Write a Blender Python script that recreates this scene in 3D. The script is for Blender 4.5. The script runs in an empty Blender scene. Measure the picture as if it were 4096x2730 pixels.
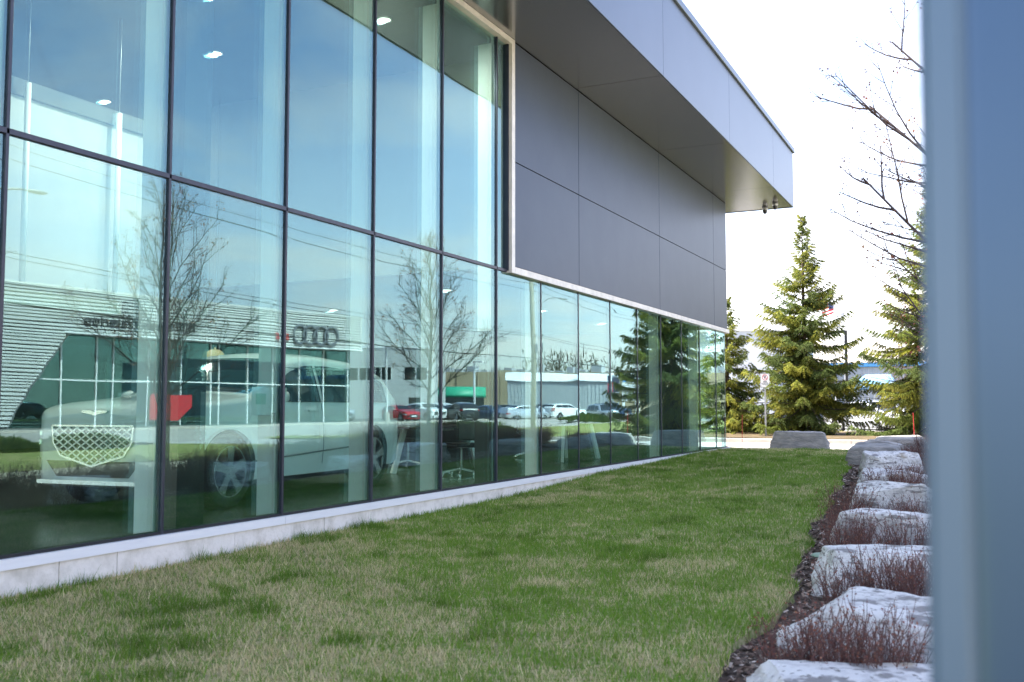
import bpy, bmesh, math, random
import numpy as np
from mathutils import Vector, Matrix, noise as mnoise

# ---------------------------------------------------------------- camera, sky, sun, exposure
SC = bpy.context.scene
COL = SC.collection
R = math.radians
CAM_Z = 1.30
cam = bpy.data.cameras.new('camera'); camo = bpy.data.objects.new('camera', cam); COL.objects.link(camo)
cam.sensor_width = 36.0; cam.lens = 34.65; cam.clip_start = 0.05; cam.clip_end = 3000
camo.location = (6.06, 0.0, CAM_Z)
camo.rotation_euler = (R(90 + 3.80), 0, R(25.86))
cam.dof.use_dof = True; cam.dof.focus_distance = 16.0; cam.dof.aperture_fstop = 3.6
SC.camera = camo
SUN_EL, SUN_AZ = R(52.0), R(-8.0)          # sun behind the showroom: from -X, a little from -Y
sdir = Vector((-math.cos(SUN_EL) * math.cos(SUN_AZ), math.cos(SUN_EL) * math.sin(SUN_AZ), math.sin(SUN_EL)))
sun = bpy.data.lights.new('sun', 'SUN'); suno = bpy.data.objects.new('sun', sun); COL.objects.link(suno)
sun.energy = 5.0; sun.angle = R(0.55); sun.color = (1.0, 0.93, 0.80)
suno.rotation_euler = sdir.to_track_quat('Z', 'Y').to_euler()
suno.location = (-30, 0, 40)
world = bpy.data.worlds.new('World'); SC.world = world; world.use_nodes = True
def build_world():
    nt = world.node_tree; N = nt.nodes; L = nt.links; N.clear()
    out = N.new('ShaderNodeOutputWorld'); bg = N.new('ShaderNodeBackground'); bg.inputs[1].default_value = 0.138
    sky = N.new('ShaderNodeTexSky'); sky.sky_type = 'NISHITA'; sky.sun_disc = False
    sky.sun_elevation = SUN_EL; sky.sun_rotation = math.atan2(sdir.x, sdir.y)
    sky.air_density = 1.0; sky.dust_density = 1.5; sky.ozone_density = 4.0; sky.altitude = 300
    tc = N.new('ShaderNodeTexCoord'); sep = N.new('ShaderNodeSeparateXYZ'); L.new(tc.outputs['Generated'], sep.inputs[0])
    def mth(op, a, b=None):
        m = N.new('ShaderNodeMath'); m.operation = op
        for i, v in enumerate((a, b)):
            if v is None: continue
            if isinstance(v, (int, float)): m.inputs[i].default_value = v
            else: L.new(v, m.inputs[i])
        return m.outputs[0]
    zz = mth('MAXIMUM', mth('ADD', sep.outputs[2], 0.12), 0.06)
    comb = N.new('ShaderNodeCombineXYZ')
    L.new(mth('DIVIDE', sep.outputs[0], zz), comb.inputs[0]); L.new(mth('DIVIDE', sep.outputs[1], zz), comb.inputs[1])
    nz = N.new('ShaderNodeTexNoise'); nz.inputs['Scale'].default_value = 1.5; nz.inputs['Detail'].default_value = 8
    nz.inputs['Roughness'].default_value = 0.55; nz.inputs['Distortion'].default_value = 0.4
    L.new(comb.outputs[0], nz.inputs['Vector'])
    rp = N.new('ShaderNodeValToRGB'); rp.color_ramp.elements[0].position = 0.44; rp.color_ramp.elements[1].position = 0.72
    L.new(nz.outputs[0], rp.inputs[0])
    # thin veil thickens towards the horizon, as a hazy spring sky does
    hz = mth('POWER', mth('SUBTRACT', 1.0, mth('MAXIMUM', sep.outputs[2], 0.0)), 5.0)
    fac = mth('MINIMUM', mth('ADD', mth('ADD', mth('MULTIPLY', rp.outputs[0], 0.38), 0.0), mth('MULTIPLY', hz, 0.75)), 0.9)
    mix = N.new('ShaderNodeMixRGB'); L.new(fac, mix.inputs[0]); L.new(sky.outputs[0], mix.inputs[1])
    # thin cloud is brighter around the sun (forward scattering)
    dp = N.new('ShaderNodeVectorMath'); dp.operation = 'DOT_PRODUCT'; L.new(tc.outputs['Generated'], dp.inputs[0]); dp.inputs[1].default_value = sdir
    au = mth('ADD', 1.0, mth('MULTIPLY', mth('POWER', mth('MAXIMUM', dp.outputs['Value'], 0.0), 3.0), 1.6))
    vc = N.new('ShaderNodeVectorMath'); vc.operation = 'SCALE'; vc.inputs[0].default_value = (6.5, 5.45, 4.75); L.new(au, vc.inputs['Scale'])
    L.new(vc.outputs[0], mix.inputs[2])
    L.new(mix.outputs[0], bg.inputs[0]); L.new(bg.outputs[0], out.inputs[0])
build_world()
vs = SC.view_settings
vs.view_transform = 'Standard'; vs.look = 'None'; vs.exposure = 2.15; vs.gamma = 1.0; vs.use_curve_mapping = False
SC.render.engine = 'CYCLES'
cy = SC.cycles
cy.max_bounces = 8; cy.diffuse_bounces = 3; cy.glossy_bounces = 4; cy.transmission_bounces = 4
cy.transparent_max_bounces = 14; cy.caustics_reflective = False; cy.caustics_refractive = False
cy.use_denoising = True; cy.sample_clamp_indirect = 6.0

# ---------------------------------------------------------------- helpers
def tag(o, label=None, cat=None, group=None, kind=None):
    if label: o['label'] = label
    if cat: o['category'] = cat
    if group: o['group'] = group
    if kind: o['kind'] = kind
    return o
def empty(name, loc=(0, 0, 0), rz=0.0):
    o = bpy.data.objects.new(name, None); COL.objects.link(o)
    o.location = loc; o.rotation_euler = (0, 0, rz); o.empty_display_size = 0.2
    return o
def thing(name, label, cat, loc=(0, 0, 0), rz=0.0, group=None):
    return tag(empty(name, loc, rz), label, cat, group)
def link(name, me, parent=None, loc=None, rz=None):
    o = bpy.data.objects.new(name, me); COL.objects.link(o)
    if parent is not None: o.parent = parent
    if loc is not None: o.location = loc
    if rz is not None: o.rotation_euler = (0, 0, rz)
    return o
def copy_tree(o, parent=None):
    c = o.copy(); COL.objects.link(c); c.parent = parent
    for ch in o.children: copy_tree(ch, c)
    return c

class MB:
    """collects shapes; build() links them as one mesh object"""
    def __init__(s): s.v = []; s.f = []; s.m = []; s.cm = 0
    def add(s, vs_, fs_):
        b = len(s.v); s.v.extend([tuple(p) for p in vs_])
        for f in fs_: s.f.append(tuple(i + b for i in f)); s.m.append(s.cm)
        return s
    def box(s, x0, x1, y0, y1, z0, z1):
        return s.add([(x0,y0,z0),(x1,y0,z0),(x1,y1,z0),(x0,y1,z0),(x0,y0,z1),(x1,y0,z1),(x1,y1,z1),(x0,y1,z1)],
              [(0,3,2,1),(4,5,6,7),(0,1,5,4),(1,2,6,5),(2,3,7,6),(3,0,4,7)])
    def bar(s, a, b, w, h, up=(0, 0, 1)):
        a = Vector(a); b = Vector(b); d = (b - a).normalized(); up = Vector(up)
        if abs(d.dot(up)) > .98: up = Vector((1, 0, 0))
        r = d.cross(up).normalized(); u = r.cross(d)
        vs_ = []
        for p in (a, b):
            for sx, sy in ((-1,-1),(1,-1),(1,1),(-1,1)): vs_.append(p + r*sx*w/2 + u*sy*h/2)
        return s.add(vs_, [(0,1,2,3),(7,6,5,4),(0,4,5,1),(1,5,6,2),(2,6,7,3),(3,7,4,0)])
    def tube(s, pts, rad, n=6, cap=True):
        pts = [Vector(p) for p in pts]; k = len(pts)
        if not hasattr(rad, '__len__'): rad = [rad] * k
        d0 = (pts[1] - pts[0]).normalized()
        ref = Vector((0, 0, 1)) if abs(d0.z) < .9 else Vector((1, 0, 0))
        vs_ = []
        for i, p in enumerate(pts):
            d = (pts[min(i+1, k-1)] - pts[max(i-1, 0)])
            d = d.normalized() if d.length > 1e-9 else d0
            r = d.cross(ref)
            r = r.normalized() if r.length > 1e-6 else Vector((1, 0, 0))
            u = r.cross(d)
            for j in range(n):
                a = 2 * math.pi * j / n
                vs_.append(p + (r * math.cos(a) + u * math.sin(a)) * rad[i])
        fs_ = []
        for i in range(k - 1):
            for j in range(n):
                q = (j + 1) % n
                fs_.append((i*n+j, i*n+q, (i+1)*n+q, (i+1)*n+j))
        if cap and n > 2: fs_ += [tuple(range(n))[::-1], tuple((k-1)*n + j for j in range(n))]
        return s.add(vs_, fs_)
    def lathe(s, prof, n=20, axis='z', c=(0, 0, 0)):
        vs_ = []
        for (r, h) in prof:
            for j in range(n):
                a = 2 * math.pi * j / n
                p = (r * math.cos(a), r * math.sin(a), h)
                if axis == 'x': p = (h, p[0], p[1])
                if axis == 'y': p = (p[0], h, p[1])
                vs_.append((p[0]+c[0], p[1]+c[1], p[2]+c[2]))
        fs_ = []
        for i in range(len(prof) - 1):
            for j in range(n):
                q = (j + 1) % n
                fs_.append((i*n+j, i*n+q, (i+1)*n+q, (i+1)*n+j))
        return s.add(vs_, fs_)
    def prism(s, poly, a, b, fn):
        """poly: 2D points; fn(u,v,w)->xyz ; extruded w from a to b"""
        n = len(poly)
        vs_ = [fn(u, v, a) for u, v in poly] + [fn(u, v, b) for u, v in poly]
        fs_ = [tuple(range(n))[::-1], tuple(range(n, 2*n))]
        for i in range(n): j = (i+1) % n; fs_.append((i, j, n+j, n+i))
        return s.add(vs_, fs_)
    def mesh(s, name, mats, smooth=False):
        me = bpy.data.meshes.new(name); me.from_pydata(s.v, [], s.f)
        if not isinstance(mats, (list, tuple)): mats = [mats]
        for m in mats: me.materials.append(m)
        if len(mats) > 1: me.polygons.foreach_set('material_index', s.m)
        if smooth: me.polygons.foreach_set('use_smooth', [True] * len(me.polygons))
        me.update(); return me
    def build(s, name, mats, parent=None, smooth=False, loc=None, rz=None):
        return link(name, s.mesh(name, mats, smooth), parent, loc, rz)

def fixn(o):
    bm = bmesh.new(); bm.from_mesh(o.data); bmesh.ops.recalc_face_normals(bm, faces=bm.faces); bm.to_mesh(o.data); bm.free()
    return o
def bevel(o, w=.01, seg=2):
    bm = bmesh.new(); bm.from_mesh(o.data)
    bmesh.ops.bevel(bm, geom=list(bm.edges), offset=w, segments=seg, affect='EDGES', clamp_overlap=True)
    bm.to_mesh(o.data); bm.free(); return o
def fast_mesh(name, V, F, mats, col=None, smooth=False):
    """V (n,3), F (m,k) numpy -> mesh, col per vertex (n,3)"""
    me = bpy.data.meshes.new(name); V = np.asarray(V, np.float32); F = np.asarray(F, np.int32); k = F.shape[1]
    me.vertices.add(len(V)); me.vertices.foreach_set('co', V.ravel())
    me.loops.add(F.size); me.loops.foreach_set('vertex_index', F.ravel())
    me.polygons.add(len(F)); me.polygons.foreach_set('loop_start', np.arange(0, F.size, k, dtype=np.int32))
    me.polygons.foreach_set('loop_total', np.full(len(F), k, np.int32))
    if smooth: me.polygons.foreach_set('use_smooth', np.ones(len(F), bool))
    if not isinstance(mats, (list, tuple)): mats = [mats]
    for m in mats: me.materials.append(m)
    if col is not None:
        a = me.color_attributes.new('Col', 'FLOAT_COLOR', 'POINT')
        c = np.ones((len(V), 4), np.float32); c[:, :3] = col
        a.data.foreach_set('color', c.ravel())
    me.update(calc_edges=True); me.validate(); return me
def grid_mesh(name, xs, ys, zf, mat, smooth=True):
    X, Y = np.meshgrid(np.asarray(xs, float), np.asarray(ys, float)); Z = zf(X, Y)
    V = np.stack([X, Y, Z], -1).reshape(-1, 3); nx = len(xs); ny = len(ys)
    i, j = np.meshgrid(np.arange(nx-1), np.arange(ny-1)); a = (j*nx + i).ravel()
    return fast_mesh(name, V, np.stack([a, a+1, a+nx+1, a+nx], -1), mat, smooth=smooth)
def sstep(a, b, t):
    t = np.clip((t - a) / (b - a), 0, 1); return t * t * (3 - 2 * t)

# ---------------------------------------------------------------- materials
MATS = {}
def mat(name, c, rough=.6, metal=0.0, c2=None, scale=4.0, detail=4, lo=.35, hi=.65, bump=0.0, bscale=None, spec=.5,
        coat=0.0, vec=None, trans=0.0, emit=None):
    if name in MATS: return MATS[name]
    m = bpy.data.materials.new(name); m.use_nodes = True; nt = m.node_tree; N = nt.nodes; L = nt.links
    p = N['Principled BSDF']; p.inputs['Base Color'].default_value = (*c, 1); p.inputs['Roughness'].default_value = rough
    p.inputs['Metallic'].default_value = metal; p.inputs['Specular IOR Level'].default_value = spec
    p.inputs['Coat Weight'].default_value = coat
    if coat: p.inputs['Coat Roughness'].default_value = .04
    tc = N.new('ShaderNodeTexCoord'); src = tc.outputs['Object']
    if vec:
        mp = N.new('ShaderNodeMapping'); mp.inputs['Scale'].default_value = vec; L.new(src, mp.inputs[0]); src = mp.outputs[0]
    if c2 is not None:
        nz = N.new('ShaderNodeTexNoise'); nz.inputs['Scale'].default_value = scale; nz.inputs['Detail'].default_value = detail
        nz.inputs['Roughness'].default_value = .62
        L.new(src, nz.inputs['Vector'])
        rp = N.new('ShaderNodeValToRGB'); e = rp.color_ramp.elements
        e[0].position = lo; e[0].color = (*c, 1); e[1].position = hi; e[1].color = (*c2, 1)
        L.new(nz.outputs[0], rp.inputs[0]); L.new(rp.outputs[0], p.inputs['Base Color'])
    if bump:
        bz = N.new('ShaderNodeTexNoise'); bz.inputs['Scale'].default_value = bscale or scale * 4; bz.inputs['Detail'].default_value = 6
        L.new(src, bz.inputs['Vector'])
        bp = N.new('ShaderNodeBump'); bp.inputs['Strength'].default_value = bump; bp.inputs['Distance'].default_value = .02
        L.new(bz.outputs[0], bp.inputs['Height']); L.new(bp.outputs[0], p.inputs['Normal'])
    if emit:
        p.inputs['Emission Color'].default_value = (*emit[:3], 1); p.inputs['Emission Strength'].default_value = emit[3]
    MATS[name] = m; return m
def vcol_mat(name, rough=.7, trans=.0, mul=(1, 1, 1), spec=.3):
    if name in MATS: return MATS[name]
    m = bpy.data.materials.new(name); m.use_nodes = True; nt = m.node_tree; N = nt.nodes; L = nt.links
    p = N['Principled BSDF']; p.inputs['Roughness'].default_value = rough; p.inputs['Specular IOR Level'].default_value = spec
    at = N.new('ShaderNodeAttribute'); at.attribute_name = 'Col'
    mu = N.new('ShaderNodeMixRGB'); mu.blend_type = 'MULTIPLY'; mu.inputs[0].default_value = 1; mu.inputs[2].default_value = (*mul, 1)
    L.new(at.outputs['Color'], mu.inputs[1]); L.new(mu.outputs[0], p.inputs['Base Color'])
    if trans:
        t = N.new('ShaderNodeBsdfTranslucent'); L.new(mu.outputs[0], t.inputs[0])
        mx = N.new('ShaderNodeMixShader'); mx.inputs[0].default_value = trans
        L.new(p.outputs[0], mx.inputs[1]); L.new(t.outputs[0], mx.inputs[2])
        L.new(mx.outputs[0], N['Material Output'].inputs[0])
    MATS[name] = m; return m
def glass_mat(name, tint, refl, base, k, rough=0.0, cap=.85):
    """insulated glazing: tinted see-through plus mirror that grows with the angle"""
    if name in MATS: return MATS[name]
    m = bpy.data.materials.new(name); m.use_nodes = True; nt = m.node_tree; N = nt.nodes; L = nt.links; N.clear()
    out = N.new('ShaderNodeOutputMaterial'); tr = N.new('ShaderNodeBsdfTransparent'); tr.inputs[0].default_value = (*tint, 1)
    gl = N.new('ShaderNodeBsdfGlossy'); gl.inputs['Color'].default_value = (*refl, 1); gl.inputs['Roughness'].default_value = rough
    fr = N.new('ShaderNodeFresnel'); fr.inputs[0].default_value = 1.5
    ml = N.new('ShaderNodeMath'); ml.operation = 'MULTIPLY_ADD'; L.new(fr.outputs[0], ml.inputs[0])
    ml.inputs[1].default_value = k; ml.inputs[2].default_value = base
    mn = N.new('ShaderNodeMath'); mn.operation = 'MINIMUM'; L.new(ml.outputs[0], mn.inputs[0]); mn.inputs[1].default_value = cap
    mx = N.new('ShaderNodeMixShader'); L.new(mn.outputs[0], mx.inputs[0]); L.new(tr.outputs[0], mx.inputs[1]); L.new(gl.outputs[0], mx.inputs[2])
    L.new(mx.outputs[0], out.inputs[0]); MATS[name] = m; return m

M_GLASS = glass_mat('showroom_glass', (.74, .98, .92), (.56, .88, .97), .088, 1.28)
M_CLEAR = glass_mat('inner_glass', (.97, 1, .985), (1, 1, 1), .0, .25)
M_AGLASS = glass_mat('dealer_glass', (.22, .50, .48), (.50, .95, .90), .22, 1.0)
M_SOFF = mat('soffit_metal', (.27, .27, .275), .17, .75, (.28, .28, .285), 1.2, 2)
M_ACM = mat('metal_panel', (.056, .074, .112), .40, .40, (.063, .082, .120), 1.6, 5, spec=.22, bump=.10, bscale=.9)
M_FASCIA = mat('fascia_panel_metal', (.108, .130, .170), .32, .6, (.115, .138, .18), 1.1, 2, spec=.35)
M_JOINT = mat('dark_joint', (.015, .015, .018), .8)
M_MULL = mat('mullion_metal', (.030, .034, .055), .35, .4, (.04, .044, .068), 3)
M_ALU = mat('pale_aluminium', (.80, .80, .84), .42, .1, (.74, .74, .79), 6, 5, vec=(1, .3, 4))
def layered_mat(name, base, layers, bump=(45, .5, .01)):
    """stone and concrete: tone patches, stains and pits laid over each other"""
    m = bpy.data.materials.new(name); m.use_nodes = True; nt = m.node_tree; N = nt.nodes; L = nt.links
    p = N['Principled BSDF']; p.inputs['Roughness'].default_value = .9; p.inputs['Specular IOR Level'].default_value = .2
    tc = N.new('ShaderNodeTexCoord'); prev = None
    for scale, vec, lo, hi, c, det in layers:
        mp = N.new('ShaderNodeMapping'); mp.inputs['Scale'].default_value = vec; L.new(tc.outputs['Object'], mp.inputs[0])
        nz = N.new('ShaderNodeTexNoise'); nz.inputs['Scale'].default_value = scale; nz.inputs['Detail'].default_value = det; L.new(mp.outputs[0], nz.inputs['Vector'])
        rp = N.new('ShaderNodeValToRGB'); rp.color_ramp.elements[0].position = lo; rp.color_ramp.elements[1].position = hi; L.new(nz.outputs[0], rp.inputs[0])
        mx = N.new('ShaderNodeMixRGB'); L.new(rp.outputs[0], mx.inputs[0])
        if prev is None: mx.inputs[1].default_value = (*base, 1)
        else: L.new(prev, mx.inputs[1])
        mx.inputs[2].default_value = (*c, 1); prev = mx.outputs[0]
    L.new(prev, p.inputs['Base Color'])
    bz = N.new('ShaderNodeTexNoise'); bz.inputs['Scale'].default_value = bump[0]; bz.inputs['Detail'].default_value = 9; bz.inputs['Roughness'].default_value = .65; L.new(tc.outputs['Object'], bz.inputs['Vector'])
    bp = N.new('ShaderNodeBump'); bp.inputs['Strength'].default_value = bump[1]; bp.inputs['Distance'].default_value = bump[2]; L.new(bz.outputs[0], bp.inputs['Height']); L.new(bp.outputs[0], p.inputs['Normal'])
    return m
M_CONC = layered_mat('plinth_concrete', (.76, .70, .66), [
    (2.6, (1, 1, 1), .40, .60, (.56, .52, .49), 6),            # cloudy tone
    (1.9, (1, 1, 1.5), .53, .60, (.68, .58, .36), 6),          # yellow efflorescence
    (7.0, (1, 1, .12), .50, .66, (.36, .335, .33), 6),         # run-off streaks
    (4.0, (1, .5, 2.5), .55, .64, (.32, .32, .36), 6),         # grey damp patches
    (30., (1, 1, .6), .64, .67, (.09, .07, .065), 2)])         # pits and form-tie holes
M_TRIM = mat('white_trim', (.74, .71, .68), .45, .1, (.60, .58, .56), 5)
M_CONC = mat('plinth_concrete', (.76, .71, .67), .85, 0, (.52, .48, .43), 5, 7, .45, .72, .35, 30)
M_FIN = mat('white_paint', (.87, .88, .87), .5, 0, (.84, .85, .84), 2)
M_WHITEWALL = mat('plaster_white', (.82, .82, .81), .7, 0, (.78, .78, .77), 2)
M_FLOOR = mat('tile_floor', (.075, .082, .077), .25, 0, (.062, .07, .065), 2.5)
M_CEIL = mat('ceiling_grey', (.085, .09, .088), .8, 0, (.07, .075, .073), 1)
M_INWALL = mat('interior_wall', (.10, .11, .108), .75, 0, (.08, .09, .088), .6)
M_BLACK = mat('black_plastic', (.012, .012, .013), .35, 0, (.02, .02, .021), 8)
M_RUBBER = mat('rubber', (.018, .018, .019), .8, 0, (.03, .03, .03), 12)
M_RIM = mat('alloy', (.62, .63, .65), .22, .9, (.55, .56, .58), 9)
M_CHROME = mat('chrome', (.62, .63, .65), .22, .9, (.57, .58, .60), 6)
M_STEEL = mat('galvanised_steel', (.46, .47, .48), .45, .7, (.36, .37, .38), 14)
M_STONE = layered_mat('limestone', (.71, .70, .685), [
    (2.2, (1, 1, 2), .42, .62, (.58, .57, .56), 8), (9., (1, 1, 1.6), .50, .68, (.47, .46, .455), 8),
    (5., (1, 1, 5), .56, .62, (.27, .26, .255), 7), (26., (1, 1, 1), .60, .68, (.22, .21, .20), 3), (3.2, (1, 1, 1), .62, .72, (.42, .36, .28), 6)], (18, 1.0, .035))
M_STONED = mat('grey_limestone', (.24, .235, .225), .9, 0, (.42, .39, .35), 3.4, 12, .40, .70, 1.0, 14, vec=(1, 1, 3.6))
M_KERB = mat('kerb_concrete', (.50, .45, .40), .85, 0, (.40, .36, .32), 4, 7, bump=.25)
M_PAVE = mat('driveway_concrete', (.46, .43, .40), .85, 0, (.39, .365, .34), 1.3, 8, bump=.1, bscale=60)
M_ROAD = mat('road_asphalt', (.40, .36, .32), .85, 0, (.33, .30, .265), .5, 8)
M_LOT = mat('parking_asphalt', (.20, .19, .175), .85, 0, (.15, .145, .135), .4, 8)
M_BARK = mat('maple_bark', (.16, .145, .13), .9, 0, (.09, .08, .07), 14, 6, vec=(1, 1, .25))
M_TWIG = mat('twig_bark', (.085, .058, .055), .85, 0, (.05, .036, .036), 8)
M_WBARK = mat('spruce_bark', (.085, .06, .045), .95, 0, (.05, .036, .028), 10)
M_LEAFY = vcol_mat('foliage', .65, .38)
M_GRASS = vcol_mat('grass_blade', .6, .3)
M_CHIP = vcol_mat('bark_chips', .9)
M_BUD = vcol_mat('buds', .7, .2)
M_POST = mat('painted_post', (.050, .095, .160), .30, .45, (.044, .087, .150), 1.5, 3)
M_WOODPOLE = mat('pole_wood', (.40, .36, .30), .85, 0, (.30, .265, .22), 6, 6, vec=(1, 1, .15))
M_WIRE = mat('wire_black', (.02, .02, .02), .6, 0, (.03, .03, .03), 4)
M_DKGLASS = mat('dark_window', (.012, .016, .018), .06, 0, (.02, .025, .028), .6, spec=.8)
M_RED = mat('red_paint', (.55, .02, .03), .4, 0, (.48, .02, .028), 3)
M_SIGNW = mat('sign_white', (.80, .80, .80), .4, 0, (.74, .74, .74), 6)
M_INK = mat('ink_black', (.02, .02, .02), .6, 0, (.03, .03, .03), 5)

def ground_mat(name, cols, scales):
    """three tones mixed by noises of different sizes"""
    m = bpy.data.materials.new(name); m.use_nodes = True; nt = m.node_tree; N = nt.nodes; L = nt.links
    p = N['Principled BSDF']; p.inputs['Roughness'].default_value = .95; p.inputs['Specular IOR Level'].default_value = .15
    tc = N.new('ShaderNodeTexCoord'); prev = None
    for i in range(len(cols) - 1):
        nz = N.new('ShaderNodeTexNoise'); nz.inputs['Scale'].default_value = scales[i]; nz.inputs['Detail'].default_value = 7
        L.new(tc.outputs['Object'], nz.inputs['Vector'])
        rp = N.new('ShaderNodeValToRGB'); rp.color_ramp.elements[0].position = .42; rp.color_ramp.elements[1].position = .62
        L.new(nz.outputs[0], rp.inputs[0])
        mx = N.new('ShaderNodeMixRGB'); L.new(rp.outputs[0], mx.inputs[0])
        if prev is None: mx.inputs[1].default_value = (*cols[0], 1)
        else: L.new(prev, mx.inputs[1])
        mx.inputs[2].default_value = (*cols[i+1], 1); prev = mx.outputs[0]
    L.new(prev, p.inputs['Base Color'])
    bz = N.new('ShaderNodeTexNoise'); bz.inputs['Scale'].default_value = 40; bz.inputs['Detail'].default_value = 5
    L.new(tc.outputs['Object'], bz.inputs['Vector'])
    bp = N.new('ShaderNodeBump'); bp.inputs['Strength'].default_value = .6; bp.inputs['Distance'].default_value = .03
    L.new(bz.outputs[0], bp.inputs['Height']); L.new(bp.outputs[0], p.inputs['Normal'])
    return m
M_SOILGRASS = ground_mat('turf', [(.17, .21, .05), (.28, .25, .11), (.13, .20, .04), (.36, .31, .17)], [1.1, 5, 22])
M_FARGRASS = ground_mat('far_turf', [(.215, .225, .070), (.32, .275, .12), (.19, .215, .055)], [.5, 3])
M_MULCH = ground_mat('mulch_soil', [(.075, .055, .042), (.045, .034, .028), (.11, .085, .068)], [4, 18])
M_DRY = ground_mat('dry_strip', [(.64, .54, .41), (.52, .44, .32), (.68, .60, .48)], [1.2, 9])
M_TERR = ground_mat('terrain_ground', [(.13, .13, .06), (.17, .15, .09), (.10, .11, .05)], [.05, .3])

# ---------------------------------------------------------------- ground and paving
LE_Y = np.array([-12, 4.5, 5.4, 6.7, 8.3, 10.5, 13.2, 18.0, 25.5]); LE_X = np.array([5.0, 4.84, 4.81, 4.76, 4.61, 4.31, 4.14, 3.73, 2.97])
def edge_x(y): return np.interp(y, LE_Y, LE_X) + .05 * np.sin(np.asarray(y) * 2.1) + .03 * np.sin(np.asarray(y) * 5.3 + 1)
def lawn_z(x, y): return .02 + .21 * sstep(8.0, 22.0, y) * (1 - .12 * np.clip(x, 0, 5) / 5) + .012 * np.sin(x * 1.7 + y * .9)
def drive_z(x): return .17 - .15 * sstep(5, 13, x)
def isle_z(x): return .29 - .23 * sstep(5, 13, x)

t = tag(link('terrain', grid_mesh('terrain', np.linspace(-700, 700, 15), np.linspace(-700, 900, 17), lambda x, y: x*0 - .07, M_TERR)), kind='structure')
def build_lawn():
    ys = np.linspace(-12, 25.55, 160); us = np.linspace(0, 1, 30)
    V = []; 
    for y in ys:
        ex = edge_x(y)
        for u in us: x = u * ex; V.append((x, y, float(lawn_z(x, y))))
        V.append((ex + .015, y, float(lawn_z(ex, y)) - .10))
    n = len(us) + 1; F = []
    for j in range(len(ys) - 1):
        for i in range(n - 1): a = j*n + i; F.append((a, a+1, a+n+1, a+n))
    o = link('lawn', fast_mesh('lawn', V, F, M_SOILGRASS, smooth=True)); tag(o, kind='structure')
build_lawn()
def mulch_z(x, y): return -.045 + .20 * sstep(8, 22, y) * (1 - sstep(4.5, 9, x) * .8) + .02 * np.sin(x * 5 + y * 3) * np.sin(y * 4.1)
tag(link('mulch_bed', grid_mesh('mulch_bed', np.linspace(2.7, 7.5, 40), np.linspace(-12, 25.5, 160), mulch_z, M_MULCH)), kind='structure')
tag(link('dry_verge', grid_mesh('dry_verge', np.linspace(7.3, 11.6, 10), np.linspace(-30, 25.5, 40), lambda x, y: x*0 + .015 + .012*np.sin(y), M_DRY)), kind='structure')
tag(link('roadside_lawn', grid_mesh('roadside_lawn', np.linspace(11.4, 20.3, 20), np.linspace(-40, 25.4, 60), lambda x, y: .03 + .05*np.sin((x-11.4)/8.9*math.pi), M_FARGRASS)), kind='structure')
tag(link('driveway', grid_mesh('driveway', np.linspace(-40, 21, 80), np.linspace(25.35, 31.15, 6), lambda x, y: drive_z(x) + 0*y, M_PAVE)), kind='structure')
tag(link('island_lawn', grid_mesh('island_lawn', np.linspace(-40, 20.3, 70), np.linspace(31.3, 43, 12), lambda x, y: isle_z(x) + .05*np.sin(x*.7)*np.sin(y), M_FARGRASS)), kind='structure')
tag(link('roadside_lawn_beyond', grid_mesh('roadside_lawn_beyond', np.linspace(8, 20.3, 12), np.linspace(43, 120, 20), lambda x, y: x*0 + .05, M_FARGRASS)), kind='structure')
tag(link('road', grid_mesh('road', [20.3, 28, 37], np.linspace(-60, 200, 20), lambda x, y: x*0 - .03, M_ROAD)), kind='structure')
tag(link('parking_lot', grid_mesh('parking_lot', [37.3, 60, 110], np.linspace(-60, 190, 20), lambda x, y: x*0 - .02, M_LOT)), kind='structure')
tag(link('neighbour_parking_lot', grid_mesh('neighbour_parking_lot', [-40, -10, 8], np.linspace(43.2, 100, 12), lambda x, y: x*0 + .10, M_LOT)), kind='structure')
def kerb_row(name, pts, zf, ln=1.9, seed=3):
    rnd = random.Random(seed)
    k = tag(empty(name), kind='structure')
    (x0, y0), (x1, y1) = pts; L = math.hypot(x1-x0, y1-y0); dx, dy = (x1-x0)/L, (y1-y0)/L; s = 0
    while s < L - .2:
        l = min(ln * rnd.uniform(.93, 1.07), L - s); c = s + l/2
        z = float(zf(x0 + dx*c))
        mb = MB(); h = .135; w = .15
        mb.prism([(-w/2, -.25), (w/2, -.25), (w/2, h-.03), (w/2-.03, h), (-w/2+.02, h), (-w/2, h-.02)], -l/2+.006, l/2-.006, lambda u, v, q: (q, u, v))
        o = mb.build('kerb_stone', M_KERB, k); o.location = (x0+dx*c, y0+dy*c, z + rnd.uniform(-.006, .006)); o.rotation_euler = (0, 0, math.atan2(dy, dx))
        s += l
kerb_row('driveway_kerb', ((-9, 31.2), (12, 31.2)), drive_z)
k2 = tag(empty('road_kerb'), kind='structure')
mb = MB(); mb.box(20.2, 20.4, -60, 25, -.1, .10); mb.build('kerb_run', M_KERB, k2)
mb = MB(); mb.box(20.2, 20.4, 32, 120, -.1, .10); mb.build('kerb_run', M_KERB, k2)
mb = MB(); mb.box(37.0, 37.3, -60, 190, -.1, .12); mb.build('kerb_run', M_KERB, k2)
# asphalt joint line in the driveway
mb = MB(); mb.bar((2.6, 25.6, .176), (5.2, 31.0, .170), .03, .004); tag(mb.build('pavement_joint', M_LOT), kind='structure')

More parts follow.
